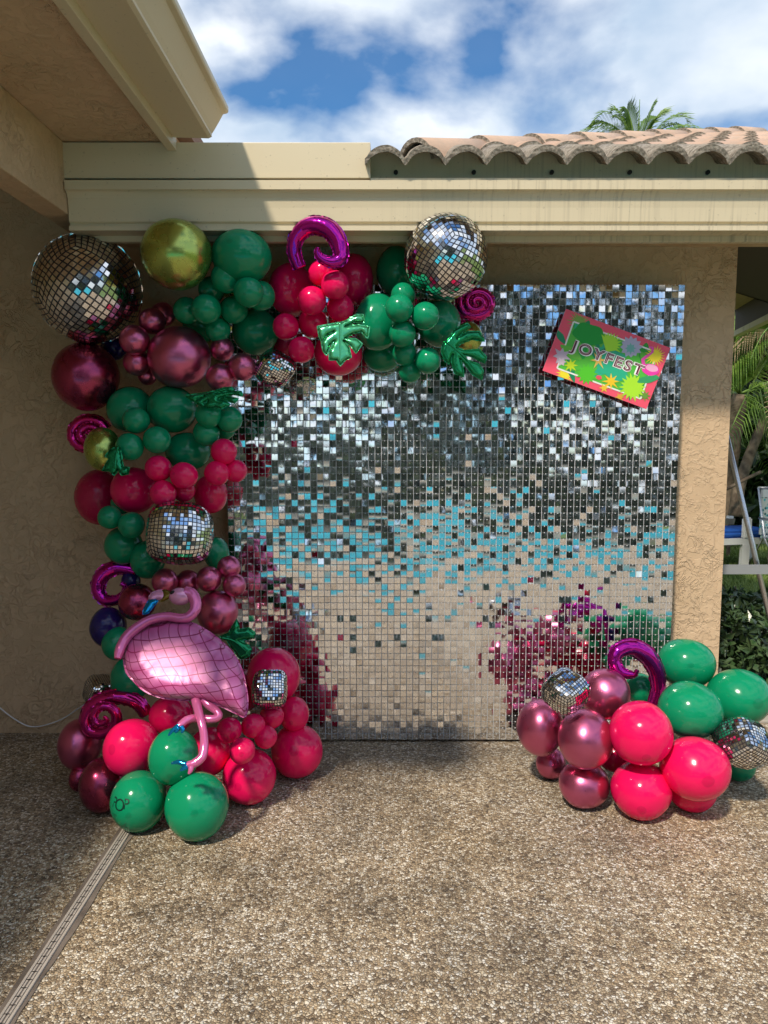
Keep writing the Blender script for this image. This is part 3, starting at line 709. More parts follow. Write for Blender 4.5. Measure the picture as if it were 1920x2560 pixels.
balloon('c8', 335, 850, 90, 95, 'mauve', 'f', 'small mauve chrome balloon on the floor under the left end of the right heap')
balloon('c8', 885, 668, 190, 188, 'pink', 2.74, 'large fuchsia balloon in the middle of the right heap')
balloon('c8', 885, 1010, 180, 172, 'pink', 'f', 'fuchsia balloon on the floor under the middle of the right heap')
balloon('c8', 1215, 880, 206, 188, 'pink', 2.72, 'largest fuchsia balloon below the green balloons of the right heap')
balloon('c8', 1195, 1010, 150, 120, 'pink', 'f', 'fuchsia balloon on the floor squeezed under the largest fuchsia one')
balloon('c8', 720, 800, 100, 100, 'pink', 3.0, 'fuchsia balloon in the gap between mauve and fuchsia balloons')
# print on the lettered balloon
def sphere_print(name, o, items):
    bm = bmesh.new(); mw_ = Matrix.Translation(o.location); sx = o.scale
    for kind_, txt, cx, cz, size in items:
        if kind_ == 't':
            cu = bpy.data.curves.new('t', 'FONT'); cu.body = txt; cu.size = size; cu.align_x = 'CENTER'; cu.resolution_u = 3
            to = bpy.data.objects.new('t', cu); me = bpy.data.meshes.new_from_object(to); pts = [Vector((v.co.x + cx, v.co.y + cz)) for v in me.vertices]; fs_ = [list(p.vertices) for p in me.polygons]
            bpy.data.objects.remove(to); bpy.data.curves.remove(cu)
        else:
            n = 14; pts = []; fs_ = []
            for i in range(n + 1):
                xx = cx - size / 2 + size * i / n; pts += [Vector((xx, cz)), Vector((xx, cz - .026))]
            fs_ = [[2 * i, 2 * i + 1, 2 * i + 3, 2 * i + 2] for i in range(n)]
        vs = []
        for p in pts:      # angles on the balloon: longitude, latitude
            lo_, la = p.x, p.y; d = Vector((math.sin(lo_) * math.cos(la), -math.cos(lo_) * math.cos(la), math.sin(la)))
            vs.append(bm.verts.new(o.location + Vector((d.x * sx.x, d.y * (sx.x + sx.y) / 2, d.z * sx.y)) * 1.006))
        for f in fs_:
            try: bm.faces.new([vs[i] for i in f])
            except ValueError: pass
    bmesh.ops.subdivide_edges(bm, edges=[e for e in bm.edges if e.calc_length() > .02], cuts=2)
    me = bpy.data.meshes.new(name); bm.to_mesh(me); bm.free()
    q = link(name, me, mat('print_black', (.0, .03, .018), .4)); q.parent = o; q.matrix_parent_inverse = o.matrix_basis.inverted(); return q
POPB.rotation_euler = (R(90), 0, 0)
bpy.context.view_layer.update()
sphere_print('printed_lettering', POPB, [('t', 'P', -.70, .16, .50), ('t', 'O', -.42, .10, .58), ('t', 'P', -.14, .20, .48)] + [('l', '', -.46, -.06 - .075 * i, .62 - .05 * (i % 3)) for i in range(7)])

# ------------------------------------------------------------------ mirror ball foils
def mirror_ball(c, x, y, rx, ry, Y, label, n=12, cube=0., rot=(0, 0, 0), tilt=.05, wob=0., floor=False):
    px, py = PX(c, x, y); s = CR[c][2]
    p = W(px, py, Y); u = SC(px, py, Y) * s; rr = (rx + ry) / 2 * u
    bm = bmesh.new(); RM = Matrix.Rotation(rot[2], 3, 'Z') @ Matrix.Rotation(rot[1], 3, 'Y') @ Matrix.Rotation(rot[0], 3, 'X')
    def pt(ax, sg, a, b, k=1.0):
        ta = math.tan(a * math.pi / 4); tb = math.tan(b * math.pi / 4)
        v = Vector((sg, ta, tb)) if ax == 0 else (Vector((ta, sg, tb)) if ax == 1 else Vector((ta, tb, sg)))
        sp_ = v.normalized()
        if cube:
            e = 2 + cube * 3.0; L_ = (abs(sp_.x) ** e + abs(sp_.y) ** e + abs(sp_.z) ** e) ** (1 / e); v = sp_ / L_ * (1 - .13 * cube)
        else: v = sp_
        if wob: v = v * (1 + wob * noise.noise(sp_ * 2.6 + Vector((x, y, 0)))) 
        v = RM @ v
        return Vector((v.x * rx * u, v.y * rr, v.z * ry * u)) * k
    for ax in range(3):
        for sg in (-1, 1):
            for i in range(n):
                for j in range(n):
                    a0, a1 = -1 + 2 * i / n, -1 + 2 * (i + 1) / n; b0, b1 = -1 + 2 * j / n, -1 + 2 * (j + 1) / n
                    q = [bm.verts.new(pt(ax, sg, a, b, .988)) for a, b in ((a0, b0), (a1, b0), (a1, b1), (a0, b1))]
                    bm.faces.new(q).material_index = 1
                    d = (.12 if n > 12 else .15) * 2 / n
                    Q = [pt(ax, sg, a, b, 1.0) for a, b in ((a0 + d, b0 + d), (a1 - d, b0 + d), (a1 - d, b1 - d), (a0 + d, b1 - d))]
                    cc = sum(Q, Vector()) / 4; nr = (Q[2] - Q[0]).cross(Q[3] - Q[1]).normalized()
                    nr = (nr + Vector((random.gauss(0, tilt), random.gauss(0, tilt), random.gauss(0, tilt)))).normalized()
                    bm.faces.new([bm.verts.new(v - nr * nr.dot(v - cc)) for v in Q]).material_index = 0
    bmesh.ops.remove_doubles(bm, verts=bm.verts[:], dist=1e-5)
    for f in bm.faces:
        if f.normal.dot(f.calc_center_median()) < 0: f.normal_flip()
    me = bpy.data.meshes.new('mirror_ball_balloon'); bm.to_mesh(me); bm.free()
    o = link('mirror_ball_balloon', me, [M['tile_silver'], M['tile_line']], None, p)
    # foil seam flange
    nb = 90; bs = bmesh.new(); r0 = []; r1 = []
    for i in range(nb):
        a = 2 * math.pi * i / nb; d = RM @ Vector((math.cos(a), .0, math.sin(a))); d = Vector((d.x * rx * u, d.y * rr, d.z * ry * u))
        if cube: continue
        w1 = 1.010 + random.uniform(-.004, .005); r0.append(bs.verts.new(d * .995)); r1.append(bs.verts.new(d * w1 + Vector((random.gauss(0, .0012), random.gauss(0, .0012), random.gauss(0, .0012)))))
    for i in range(len(r0)): bs.faces.new((r0[i], r0[(i + 1) % nb], r1[(i + 1) % nb], r1[i]))
    if r0: fin('seam', bs, M['tile_silver'], o)
    else: bs.free()
    return tag(o, label, 'mirror ball balloon')
mirror_ball('c3', 415, 528, 335, 345, 3.22, 'big shaded mirror ball foil balloon by the porch', 13, 0, (R(20), R(35), R(28)), .045)
mirror_ball('c4', 1282, 318, 274, 272, 3.10, 'big bright mirror ball foil balloon overlapping the gutter', 13, 0, (R(38), R(18), R(40)), .045)
mirror_ball('c5', 858, 1020, 218, 212, 3.06, 'medium mirror ball foil balloon on the upright of the garland', 13, .35, (R(-12), R(4), R(8)), .05, .03)
mirror_ball('c4', 175, 1040, 128, 110, 3.16, 'mini mirror ball foil balloon between mauve and fuchsia balloons', 11, .45, (R(25), R(28), R(20)), .04, .08)
mirror_ball('c6', 1488, 892, 122, 132, 2.90, 'mini square mirror ball foil balloon beside the flamingo tail', 11, .6, (R(-28), R(2), R(6)), .04, .07)
mirror_ball('c6', 392, 895, 105, 95, 3.20, 'mini mirror ball foil balloon against the stucco wall above the spiral', 11, .45, (R(20), R(10), R(40)), .04, .08)
mirror_ball('c8', 422, 412, 132, 122, 2.78, 'mini mirror ball foil balloon on top of the mauve chrome balloons', 11, .5, (R(24), R(-26), R(32)), .04, .08)
mirror_ball('c8', 1500, 722, 152, 142, 2.78, 'mini mirror ball foil balloon at the outer edge of the right heap', 11, .45, (R(40), R(30), R(20)), .04, .08)

# ------------------------------------------------------------------ foil curls
def curl(c, pts, rad, Y, m, label, dyp=0., sides=14):
    """pts in crop pixels, rad in crop pixels, tail recedes by dyp metres"""
    s = CR[c][2]; P = []
    for i, (x, y) in enumerate(pts):
        t = i / (len(pts) - 1); px, py = PX(c, x, y); yy = Y + dyp * (1 - t); p = W(px, py, yy); P.append((*p, rad[i] * SC(px, py, yy) * s))
    Q = catmull(P, 7)
    bm = bmesh.new()
    tube_bm(bm, [q[:3] for q in Q], [max(q[3], .002) for q in Q], sides, wr=.03)
    # heat sealed seam along the outer side, crinkled
    pts3 = [Vector(q[:3]) for q in Q]; cen = sum(pts3, Vector()) / len(pts3)
    o = fin('foil_curl', bm, m); tag(o, label, 'foil balloon')
    bs = bmesh.new(); pr = None
    for i, q in enumerate(Q):
        t = (pts3[min(i + 1, len(Q) - 1)] - pts3[max(i - 1, 0)]).normalized(); sd = t.cross(Vector((0, -1, 0))).normalized()
        e = []
        for sg in (-1, 1):
            a = pts3[i] + sd * sg * q[3] * .97; b = pts3[i] + sd * sg * (q[3] + .004) + Vector((random.gauss(0, .001), random.gauss(0, .0025), random.gauss(0, .001))); e.append((bs.verts.new(a), bs.verts.new(b)))
        if pr:
            for k2 in (0, 1): bs.faces.new((pr[k2][0], e[k2][0], e[k2][1], pr[k2][1]))
        pr = e
    fin('seam', bs, m, o)
    return o
def spiral(cx, cy, r0, r1, turns, a0, n=26, ex=1., ey=1., cw=1):
    out = []
    for i in range(n + 1):
        t = i / n; r = r0 + (r1 - r0) * t; a = a0 + cw * 2 * math.pi * turns * t
        out.append((cx + ex * r * math.cos(a), cy + ey * r * math.sin(a)))
    return out
curl('c4', [(335, 390), (300, 290), (312, 195), (370, 128), (450, 112), (535, 145), (590, 230), (600, 325), (545, 352), (480, 330), (450, 290), (455, 255)], [38, 42, 48, 54, 58, 58, 52, 44, 34, 26, 18, 8], 2.97, M['purfoil'], 'magenta foil arch curl rising to the gutter', .12)
sp_ = spiral(1482, 612, 112, 6, 2.35, R(200), 24, 1., .88, -1)
curl('c4', sp_, [30 - 18 * (i / 24) ** 1.5 for i in range(25)], 3.26, M['magfoil'], 'magenta foil spiral below the bright mirror ball over the panels', .05)
sp_ = spiral(262, 385, 128, 6, 2.3, R(-20), 24, 1., .88, -1)
curl('c5', sp_, [33 - 20 * (i / 24) ** 1.5 for i in range(25)], 3.30, M['magfoil'], 'magenta foil spiral behind the lower gold balloon', .05)
curl('c6', [(625, 125), (525, 100), (435, 125), (385, 185), (382, 260), (425, 312), (495, 310), (545, 270), (550, 220), (520, 205)], [42, 44, 46, 46, 42, 36, 28, 20, 14, 7], 3.16, M['purfoil'], 'purple magenta foil curl against the stucco wall', .08)
curl('c6', [(690, 1050), (630, 975), (530, 940), (425, 950), (335, 1005), (300, 1085), (325, 1155), (400, 1175), (475, 1140), (498, 1065), (455, 1005), (385, 1005), (350, 1060), (378, 1112), (432, 1095), (415, 1062)], [40, 46, 46, 44, 42, 40, 38, 36, 34, 31, 28, 25, 22, 19, 14, 7], 2.90, M['magfoil'], 'large magenta foil spiral above the burgundy balloons at the floor', .10)
curl('c8', [(955, 500), (988, 400), (975, 285), (918, 190), (832, 142), (755, 158), (722, 212), (744, 276), (800, 305), (848, 305), (856, 280)], [36, 44, 48, 52, 52, 48, 40, 32, 25, 17, 8], 2.98, M['purfoil'], 'purple magenta foil curl standing on the right heap', .14)

# ------------------------------------------------------------------ foil leaves
def leaf(c, outline, Y, m, label, dY=(0, 0), r=.014, rib=None):
    """outline in crop pixels"""
    s = CR[c][2]; cx = sum(p[0] for p in outline) / len(outline); cy = sum(p[1] for p in outline) / len(outline)
    px, py = PX(c, cx, cy); o3 = W(px, py, Y); u = SC(px, py, Y) * s
    poly = [((x - cx) * u, -(y - cy) * u) for x, y in outline]
    bm = bmesh.new()
    f3 = lambda a, b, h: Vector((a, -h + dY[0] * a + dY[1] * b, b))
    inflate(bm, poly, r, .0065, f3, .004, .15, 260.)
    o = fin('foil_leaf', bm, m, None, o3)
    if rib:
        P = [((x - cx) * u, -(y - cy) * u) for x, y in rib]
        Q = [f3(a, b, r * .95) for a, b in P]; Q = catmull([tuple(q) for q in Q], 5)
        bm = bmesh.new(); tube_bm(bm, Q, [.0055 * (1 - .6 * i / len(Q)) for i in range(len(Q))], 8); fin('midrib', bm, m, o)
    return tag(o, label, 'foil balloon')
LEAF_A = [(575, 745), (520, 755), (450, 768), (462, 830), (480, 870), (510, 818), (555, 800), (505, 835), (478, 872), (490, 930), (512, 955), (528, 890), (562, 858), (528, 930), (530, 985), (575, 985), (600, 1022), (630, 985), (668, 968),
            (655, 905), (622, 862), (668, 892), (700, 940), (738, 880), (700, 850), (630, 842), (680, 812), (735, 800), (775, 842), (785, 770), (720, 758), (630, 765), (690, 735), (752, 740), (745, 690), (700, 690), (640, 728), (600, 742)]
leaf('c4', LEAF_A,
     3.02, M['leafl'], 'pale green foil leaf in front of the fuchsia balloon', (0., .25), .013, [(597, 745), (598, 830), (600, 920), (600, 1000)])
leaf('c4', [(1290, 860), (1340, 790), (1420, 752), (1440, 772), (1385, 810), (1350, 850), (1420, 805), (1500, 800), (1535, 860), (1450, 850), (1375, 880), (1350, 905), (1400, 925), (1500, 915), (1548, 960), (1540, 1000), (1450, 960), (1385, 950),
            (1420, 985), (1500, 1010), (1528, 1050), (1520, 1105), (1460, 1075), (1400, 1000), (1372, 975), (1390, 1030), (1400, 1090), (1340, 1070), (1320, 1000), (1325, 950), (1300, 1010), (1275, 990), (1250, 930), (1262, 885)],
     3.14, M['leafd'], 'dark green foil palm leaf over the mirror panels', (.25, 0.), .012, [(1285, 875), (1350, 925), (1420, 985), (1505, 1085)])
leaf('c5', [(1095 + ((x - 615) / 340 * .98 + (y - 860) / 380 * .30) * 370, 150 + ((y - 860) / 380 * .62 - (x - 615) / 340 * .12) * 235) for x, y in LEAF_A],
     3.04, M['leafd'], 'dark green foil leaf spread over small emerald balloons', (0., .3), .012)
leaf('c5', [(455, 455), (400, 480), (372, 520), (395, 535), (375, 575), (355, 612), (400, 612), (432, 640), (455, 605), (480, 640), (522, 632), (525, 595), (490, 590), (480, 560), (470, 500)],
     3.0, M['leafd'], 'small dark green foil leaf in front of the lower gold balloon', (0., .2), .012, [(455, 460), (445, 520), (440, 600)])
leaf('c6', [(1170, 545), (1225, 525), (1275, 440), (1290, 480), (1282, 505), (1350, 495), (1392, 530), (1385, 560), (1290, 572), (1340, 600), (1368, 630), (1355, 675), (1300, 692), (1275, 660), (1240, 610), (1215, 570)],
     2.98, M['leafd'], 'dark green foil leaf behind the flamingo back', (.1, .1), .013, [(1180, 548), (1260, 570), (1340, 640)])

# ------------------------------------------------------------------ flamingo foil
def FY(py): return 2.86 - (py - 1480) / 450 * .36
def fp(x, y, h=0.):
    px, py = PX('cf', x, y); return W(px, py, FY(py) - h)
fr = fp(1180, 1700)
fl = empty('flamingo_balloon', fr); tag(fl, 'pink flamingo foil balloon with printed feathers hung on the garland', 'foil balloon')
mf = mat('flamingo_foil', (.70, .20, .42), .34, .12); k = N(mf)
uvn = k.n('UVMap').outputs[0]; uvm = k.n('Mapping', {0: uvn, 'Rotation': (0, 0, R(24))}).outputs[0]
nzv = k.n('TexNoise', {0: uvm, 'Scale': 9.0, 'Detail': 1.0}); wv = k.n('VectorMath', {0: uvm}, operation='ADD'); scn = k.n('VectorMath', {0: nzv.outputs['Color'], 'Scale': .034}, operation='SCALE'); k.l(scn.outputs[0], wv.inputs[1])
sx = k.n('SeparateXYZ', {0: wv.outputs[0]}); U, V_ = sx.outputs[0], sx.outputs[1]
a1 = k.math('ADD', k.math('MULTIPLY', U, 16.), k.math('MULTIPLY', V_, 27.)); a2 = k.math('SUBTRACT', k.math('MULTIPLY', U, 16.), k.math('MULTIPLY', V_, 27.))
ln = k.math('MINIMUM', k.math('PINGPONG', a1, .5), k.math('PINGPONG', k.math('ADD', a2, .2), .5))
lnm = k.ramp(ln, (.03, 1.), (.06, 0.))
shade = k.ramp(k.math('PINGPONG', k.math('ADD', a2, .2), 1.), (.0, (.60, .11, .33)), (1., (.74, .22, .48)))
k.base(k.mix(lnm, shade, (.30, .012, .09))); k.bump(k.noise(k.co(), 26, 3), .22, .004)
mn = foil('flamingo_neck_foil', (.80, .18, .42), .15, .4); mh = foil('flamingo_head_foil', (.85, .36, .58), .17, .3)
mcl = foil('blue_claw_foil', (.01, .30, .62), .1, .8); mbk = foil('olive_beak_foil', (.22, .15, .02), .2, .6); mrim = mn
bo = [(480, 800), (468, 700), (500, 600), (560, 530), (680, 460), (800, 420), (950, 410), (1080, 430), (1200, 490), (1300, 560), (1400, 650), (1470, 740), (1530, 860), (1560, 1000), (1575, 1120), (1560, 1260), (1480, 1230), (1300, 1150), (1150, 1112), (1000, 1112), (820, 1092), (660, 1032), (560, 940), (500, 870)]
bo = [tuple(q) for q in catmull([*bo, bo[0]], 3)][:-1]
u = SC(*PX('cf', 1000, 800), FY(1660)) * .2773
cx, cy = 1000, 800
def f3b(a, b, h):
    return fp(cx + a / u, cy - b / u, h) - fr
bm = bmesh.new()
inflate(bm, [((x - cx) * u, -(y - cy) * u) for x, y in bo], .062, .009, f3b, .006, .10, 130.)
body = fin('body', bm, mf, fl)
uvl = body.data.uv_layers.new(name='UVMap')
for lp_ in body.data.loops:
    co = body.data.vertices[lp_.vertex_index].co; uvl.data[lp_.index].uv = (co.x, co.z)
def ftube(name, pts, rad, m, h0=.03, n=6):
    P = []
    for i, (x, y) in enumerate(pts):
        h = h0[i] if hasattr(h0, '__len__') else h0
        P.append((*(fp(x, y, h) - fr), rad[i] * u))
    Q = catmull(P, n); bm = bmesh.new(); tube_bm(bm, [q[:3] for q in Q], [max(.0015, q[3]) for q in Q], 14, wr=.03)
    return fin(name, bm, m, fl)
ftube('neck', [(412, 745), (425, 690), (450, 620), (505, 535), (600, 455), (715, 392), (850, 366), (975, 380), (1055, 366), (1108, 305), (1112, 225), (1075, 165), (1020, 150)], [30, 42, 46, 48, 46, 44, 42, 42, 46, 50, 54, 60, 62], mn, .035)
bm = bmesh.new(); hd_ = fp(975, 185, .035) - fr
bmesh.ops.create_uvsphere(bm, u_segments=24, v_segments=16, radius=1)
for v in bm.verts: v.co = Vector((v.co.x * 105 * u, v.co.y * 62 * u, v.co.z * 82 * u))
head = fin('head', bm, mh, fl, hd_, True)
bm = bmesh.new(); bmesh.ops.create_uvsphere(bm, u_segments=14, v_segments=10, radius=1)
for v in bm.verts: v.co = Vector((v.co.x * 26 * u, v.co.y * 10 * u, v.co.z * 15 * u))
ey = fin('eye', bm, M['black'], head, Vector((-62 * u, -42 * u, 48 * u)), True); ey.rotation_euler = (0, R(-30), 0)
def fpoly(name, pts, m, r, h=.03, parent=None):
    ax = sum(p[0] for p in pts) / len(pts); ay = sum(p[1] for p in pts) / len(pts); bm = bmesh.new()
    pp = [tuple(q) for q in catmull([*pts, pts[0]], 2)][:-1]
    inflate(bm, [((x - ax) * u, -(y - ay) * u) for x, y in pp], r, .004, lambda a, b, hh: fp(ax + a / u, ay - b / u, h + hh) - fr, .002, .1, 300.)
    return fin(name, bm, m, parent or fl)
fpoly('beak', [(850, 130), (780, 128), (715, 158), (690, 205), (720, 225), (770, 205), (830, 215)], mh, .012)
fpoly('beak_base', [(895, 155), (850, 128), (815, 130), (818, 175), (800, 230), (845, 215), (885, 190)], mbk, .012, .036)
fpoly('beak_tip', [(725, 200), (690, 220), (650, 290), (640, 345), (690, 330), (735, 270), (775, 225)], mcl, .010, .034)
ftube('leg', [(1110, 1080), (1130, 1180), (1158, 1290), (1185, 1400), (1192, 1530), (1172, 1630), (1100, 1690), (1030, 1705)], [44, 40, 36, 34, 36, 38, 36, 28], mn, [.0, .02, .035, .04, .05, .05, .05, .05])
ftube('leg', [(1180, 1110), (1240, 1170), (1310, 1225), (1320, 1268), (1250, 1290), (1130, 1280), (1040, 1295), (975, 1345), (945, 1375)], [38, 38, 34, 34, 34, 34, 34, 30, 24], mn, [.0, .0, .01, .01, .012, .01, .03, .04, .04])
for pts in ([(1030, 1700), (960, 1678), (895, 1690)], [(1040, 1715), (1005, 1735), (975, 1755)], [(1075, 1720), (1068, 1755), (1050, 1785)]):
    o = ftube('toe', pts, [24, 20, 9], mn if pts[2][0] > 1000 else mcl, .055)
for pts in ([(965, 1350), (910, 1390), (868, 1440)], [(955, 1370), (945, 1395), (925, 1412)], [(985, 1360), (1000, 1390), (985, 1415)]):
    ftube('toe', pts, [24, 18, 8], mcl, .045)

# ------------------------------------------------------------------ sign
TLc, TRc, BRc, BLc = [W(*p, 3.41) for p in ((1414, 772), (1673, 869), (1616, 1023), (1355, 926))]
sc0 = (TLc + BRc) / 2; ex = ((TRc - TLc) + (BRc - BLc)) / 2; ey_ = ((TLc - BLc) + (TRc - BRc)) / 2
sw_, sh_ = ex.length, ey_.length; exn = ex.normalized(); ezn = Vector((0, -1, 0)).cross(exn) * -1
sg = empty('festival_sign', sc0); ang = math.atan2(exn.z, exn.x); sg.rotation_euler = (0, -ang, 0)
tag(sg, 'pink rectangular sign reading JOYFEST hung tilted on the mirror wall', 'sign')
mpk = mat('sign_pink', (.93, .11, .18), .35)
bm = bmesh.new(); box(bm, -sw_ / 2, sw_ / 2, -.004, .004, -sh_ / 2, sh_ / 2); fin('board', bm, mpk, sg)
def sb(x, y):       # sign crop pixel -> board coordinates
    p = W(*PX('cs', x, y), 3.41) - sc0; return p.dot(exn), p.dot(Vector((-exn.z, 0, exn.x)))
SM = {}
def smat(c):
    if c not in SM: SM[c] = mat('sign_print', c, .35)
    return SM[c]
LAY = [.0044]
def flat(name, pts, col, parent=None):
    LAY[0] += .00003; bm = bmesh.new()
    vs = [bm.verts.new((max(-sw_ / 2, min(sw_ / 2, a)), -LAY[0], max(-sh_ / 2, min(sh_ / 2, b)))) for a, b in pts]
    f = bm.faces.new(vs); f.normal_update(); bmesh.ops.triangulate(bm, faces=[f])
    for f in bm.faces:
        f.normal_update()
        if f.normal.y > 0: f.normal_flip()
    me = bpy.data.meshes.new(name); bm.to_mesh(me); bm.free(); return link(name, me, smat(col), sg)
def star(x, y, r, n, inner, a0=0., sweep=2 * math.pi):
    q = []
    for i in range(2 * n):
        a = a0 + sweep * i / (2 * n); rr = r * random.uniform(.85, 1.05) if i % 2 == 0 else r * inner; q.append(sb(x + rr * math.cos(a), y + rr * math.sin(a)))
    return q
def blob(x, y, rx, ry, rot=0., n=22, wob=.06):
    q = []
    for i in range(n):
        a = 2 * math.pi * i / n; k1 = 1 + wob * math.sin(5 * a); dx_, dy_ = rx * k1 * math.cos(a), ry * k1 * math.sin(a)
        q.append(sb(x + dx_ * math.cos(rot) - dy_ * math.sin(rot), y + dx_ * math.sin(rot) + dy_ * math.cos(rot)))
    return q
def leafp(x, y, l, wd, rot):
    q = []
    for i in range(16):
        a = 2 * math.pi * i / 16; dx_ = l * math.cos(a); dy_ = wd * math.sin(a) * (1 - .5 * abs(math.cos(a)))
        q.append(sb(x + dx_ * math.cos(rot) - dy_ * math.sin(rot), y + dx_ * math.sin(rot) + dy_ * math.cos(rot)))
    return q
G1, G2, G3, LIM, YEL, LIL, TEA = (.02, .40, .06), (.08, .60, .07), (.01, .28, .12), (.45, .85, .04), (.95, .80, .04), (.50, .48, .66), (.03, .48, .27)
flat('printed_fan', star(490, 300, 150, 19, .4), (.25, .45, .08))
flat('printed_leaf', leafp(280, 470, 110, 40, 1.0), G3)
TLf, BLf, BRf = (430, 297), (240, 832), (1200, 1185); TRf = (TLf[0] + BRf[0] - BLf[0], TLf[1] + BRf[1] - BLf[1])
def line(a, b, w_=9):
    d = Vector((b[0] - a[0], b[1] - a[1])).normalized(); n_ = Vector((-d.y, d.x)) * w_
    flat('printed_frame', [sb(a[0] + n_.x, a[1] + n_.y), sb(b[0] + n_.x, b[1] + n_.y), sb(b[0] - n_.x, b[1] - n_.y), sb(a[0] - n_.x, a[1] - n_.y)], (.9, .88, .84))
flat('printed_fan', star(330, 900, 120, 15, .4), YEL)
flat('printed_field', [sb(*p) for p in (TLf, TRf, BRf, BLf)], (.10, .55, .06))
for i in range(26):
    t, s_ = random.random(), random.random(); x = TLf[0] + (TRf[0] - TLf[0]) * t + (BLf[0] - TLf[0]) * s_; y = TLf[1] + (TRf[1] - TLf[1]) * t + (BLf[1] - TLf[1]) * s_
    flat('printed_leaf', leafp(x, y, random.uniform(80, 150), random.uniform(35, 70), random.uniform(0, 3.1)), random.choice((G1, G2, G3, TEA, (.03, .36, .04), (.12, .5, .05))))
for a, b in ((TLf, TRf), (TRf, BRf), (BRf, BLf), (BLf, TLf)): line(a, b)
flat('printed_leaf', blob(605, 445, 185, 125, .3, 30, .08), (.01, .36, .04))
flat('printed_fan', star(835, 560, 160, 15, .62, -2.2, 4.2), LIM)
flat('printed_leaf', leafp(400, 650, 150, 60, .6), (.16, .56, .06)); flat('printed_leaf', leafp(520, 790, 130, 60, 2.6), (.10, .52, .05)); flat('printed_leaf', leafp(900, 690, 140, 60, .1), TEA)
flat('printed_flower', star(1090, 590, 135, 12, .72), LIL); flat('printed_flower', star(1085, 605, 70, 8, .55), (.20, .50, .46))
flat('printed_flower', star(290, 690, 110, 7, .5, .4), (.62, .50, .62)); flat('printed_flower', star(290, 760, 60, 6, .5), (.75, .62, .70))
flat('printed_fan', star(1365, 690, 125, 20, .5), YEL); flat('printed_fan', star(395, 800, 90, 8, .4), (.55, .75, .02))
flat('printed_leaf', star(585, 900, 130, 13, .62), (.10, .60, .03)); flat('printed_leaf', blob(930, 900, 130, 80, .2), TEA); flat('printed_leaf', blob(720, 940, 35, 25, .2), (.86, .1, .14))
flat('printed_flower', star(715, 740, 110, 6, .3), (.85, .55, .12)); flat('printed_flower', star(860, 985, 110, 8, .35), (.95, .62, .03)); flat('printed_fan', star(1110, 1050, 175, 18, .6), LIM); flat('printed_leaf', star(1250, 1150, 70, 8, .4), (.15, .35, .05))
flat('printed_leaf', blob(1290, 960, 130, 40, -.2), (.05, .38, .14))
flat('printed_flower', star(960, 1165, 60, 6, .4), (.75, .45, .05)); flat('printed_flower', star(780, 1060, 60, 6, .4), (.9, .6, .05))
flat('printed_bird', blob(1315, 850, 100, 68, .15, 22, .03), (.92, .06, .45)); flat('printed_bird', blob(1330, 832, 72, 40, .25, 20, .03), (.95, .45, .68))
nk = [(1215, 800), (1205, 730), (1250, 690), (1320, 650), (1325, 610), (1290, 595), (1300, 580), (1350, 590), (1350, 650), (1280, 710), (1245, 740), (1260, 800)]
flat('printed_bird', [sb(*p) for p in nk], (.93, .10, .48))
LAY[0] += .00012
def letters(body, size, off, col, extra=0.):
    cu = bpy.data.curves.new('lettering', 'FONT'); cu.body = body; cu.size = size; cu.align_x = 'CENTER'; cu.align_y = 'CENTER'; cu.offset = off; cu.space_character = 1.22; cu.resolution_u = 4
    to = bpy.data.objects.new('t', cu); me = bpy.data.meshes.new_from_object(to); bpy.data.objects.remove(to); bpy.data.curves.remove(cu)
    xs = [v.co.x for v in me.vertices]; mid = (min(xs) + max(xs)) / 2; wdt = max(xs) - min(xs)
    a0_, b0_ = sb(395, 600); a1_, b1_ = sb(1240, 880); tw = math.hypot(a1_ - a0_, b1_ - b0_) ; cxx, cyy = sb(815, 722); kx = tw / wdt
    ys = [v.co.y for v in me.vertices]; ky = .068 / (max(ys) - min(ys)) if extra == 0 else extra
    LAY[0] += .00012
    for v in me.vertices: v.co = Vector((cxx + (v.co.x - mid) * kx, -LAY[0], cyy + v.co.y * ky))
    o = link('lettering', me, mat('sign_ink', col, .4), sg); return ky
ky = letters('JOYFEST', .07, .0052, (.93, .91, .90)); letters('JOYFEST', .07, .0016, (.10, .012, .03), ky); letters('JOYFEST', .07, -.0022, (.80, .50, .52), ky)

# white cable on the left wall
cab = [(-60, 1700, 3.555), (-10, 1760, 3.555), (40, 1800, 3.555), (85, 1817, 3.555), (150, 1800, 3.555), (205, 1765, 3.53), (250, 1740, 3.50)]
o = tubeo('power_cable', catmull([tuple(W(a, b, y)) for a, b, y in cab], 8), .0032, M['white'], None, 8); tag(o, 'thin white cable sagging along the shaded stucco wall', 'cable')
# ------------------------------------------------------------------ garden
def leafmat(name, a, b, rough=.45, sc=14):
    m = mat(name, a, rough); k = N(m); k.base(k.mix(k.ramp(k.noise(k.co(), sc, 4), (.35, 0.), (.65, 1.)), a, b)); 
    if name == 'hedge_leaf':
        oi_ = k.n('ObjectInfo').outputs['Random']; bs_ = k.b.inputs['Base Color'].links[0].from_socket
        k.base(k.mix(k.ramp(oi_, (.25, 0.), (.75, 1.)), k.mix(.75, bs_, (.012, .015, .010)), bs_))
    return m
ML = {'palm': leafmat('palm_green', (.08, .17, .02), (.19, .30, .05)), 'dead': leafmat('dry_palm', (.26, .18, .09), (.42, .33, .20), .8), 'dark': leafmat('dark_foliage', (.012, .030, .008), (.035, .07, .018)),
      'shrub': leafmat('shrub_leaf', (.030, .075, .022), (.085, .13, .055), .3, 30), 'hedge': leafmat('hedge_leaf', (.03, .042, .022), (.36, .37, .28), .5, 3), 'bark': leafmat('bark', (.10, .07, .045), (.22, .165, .11), .9)}
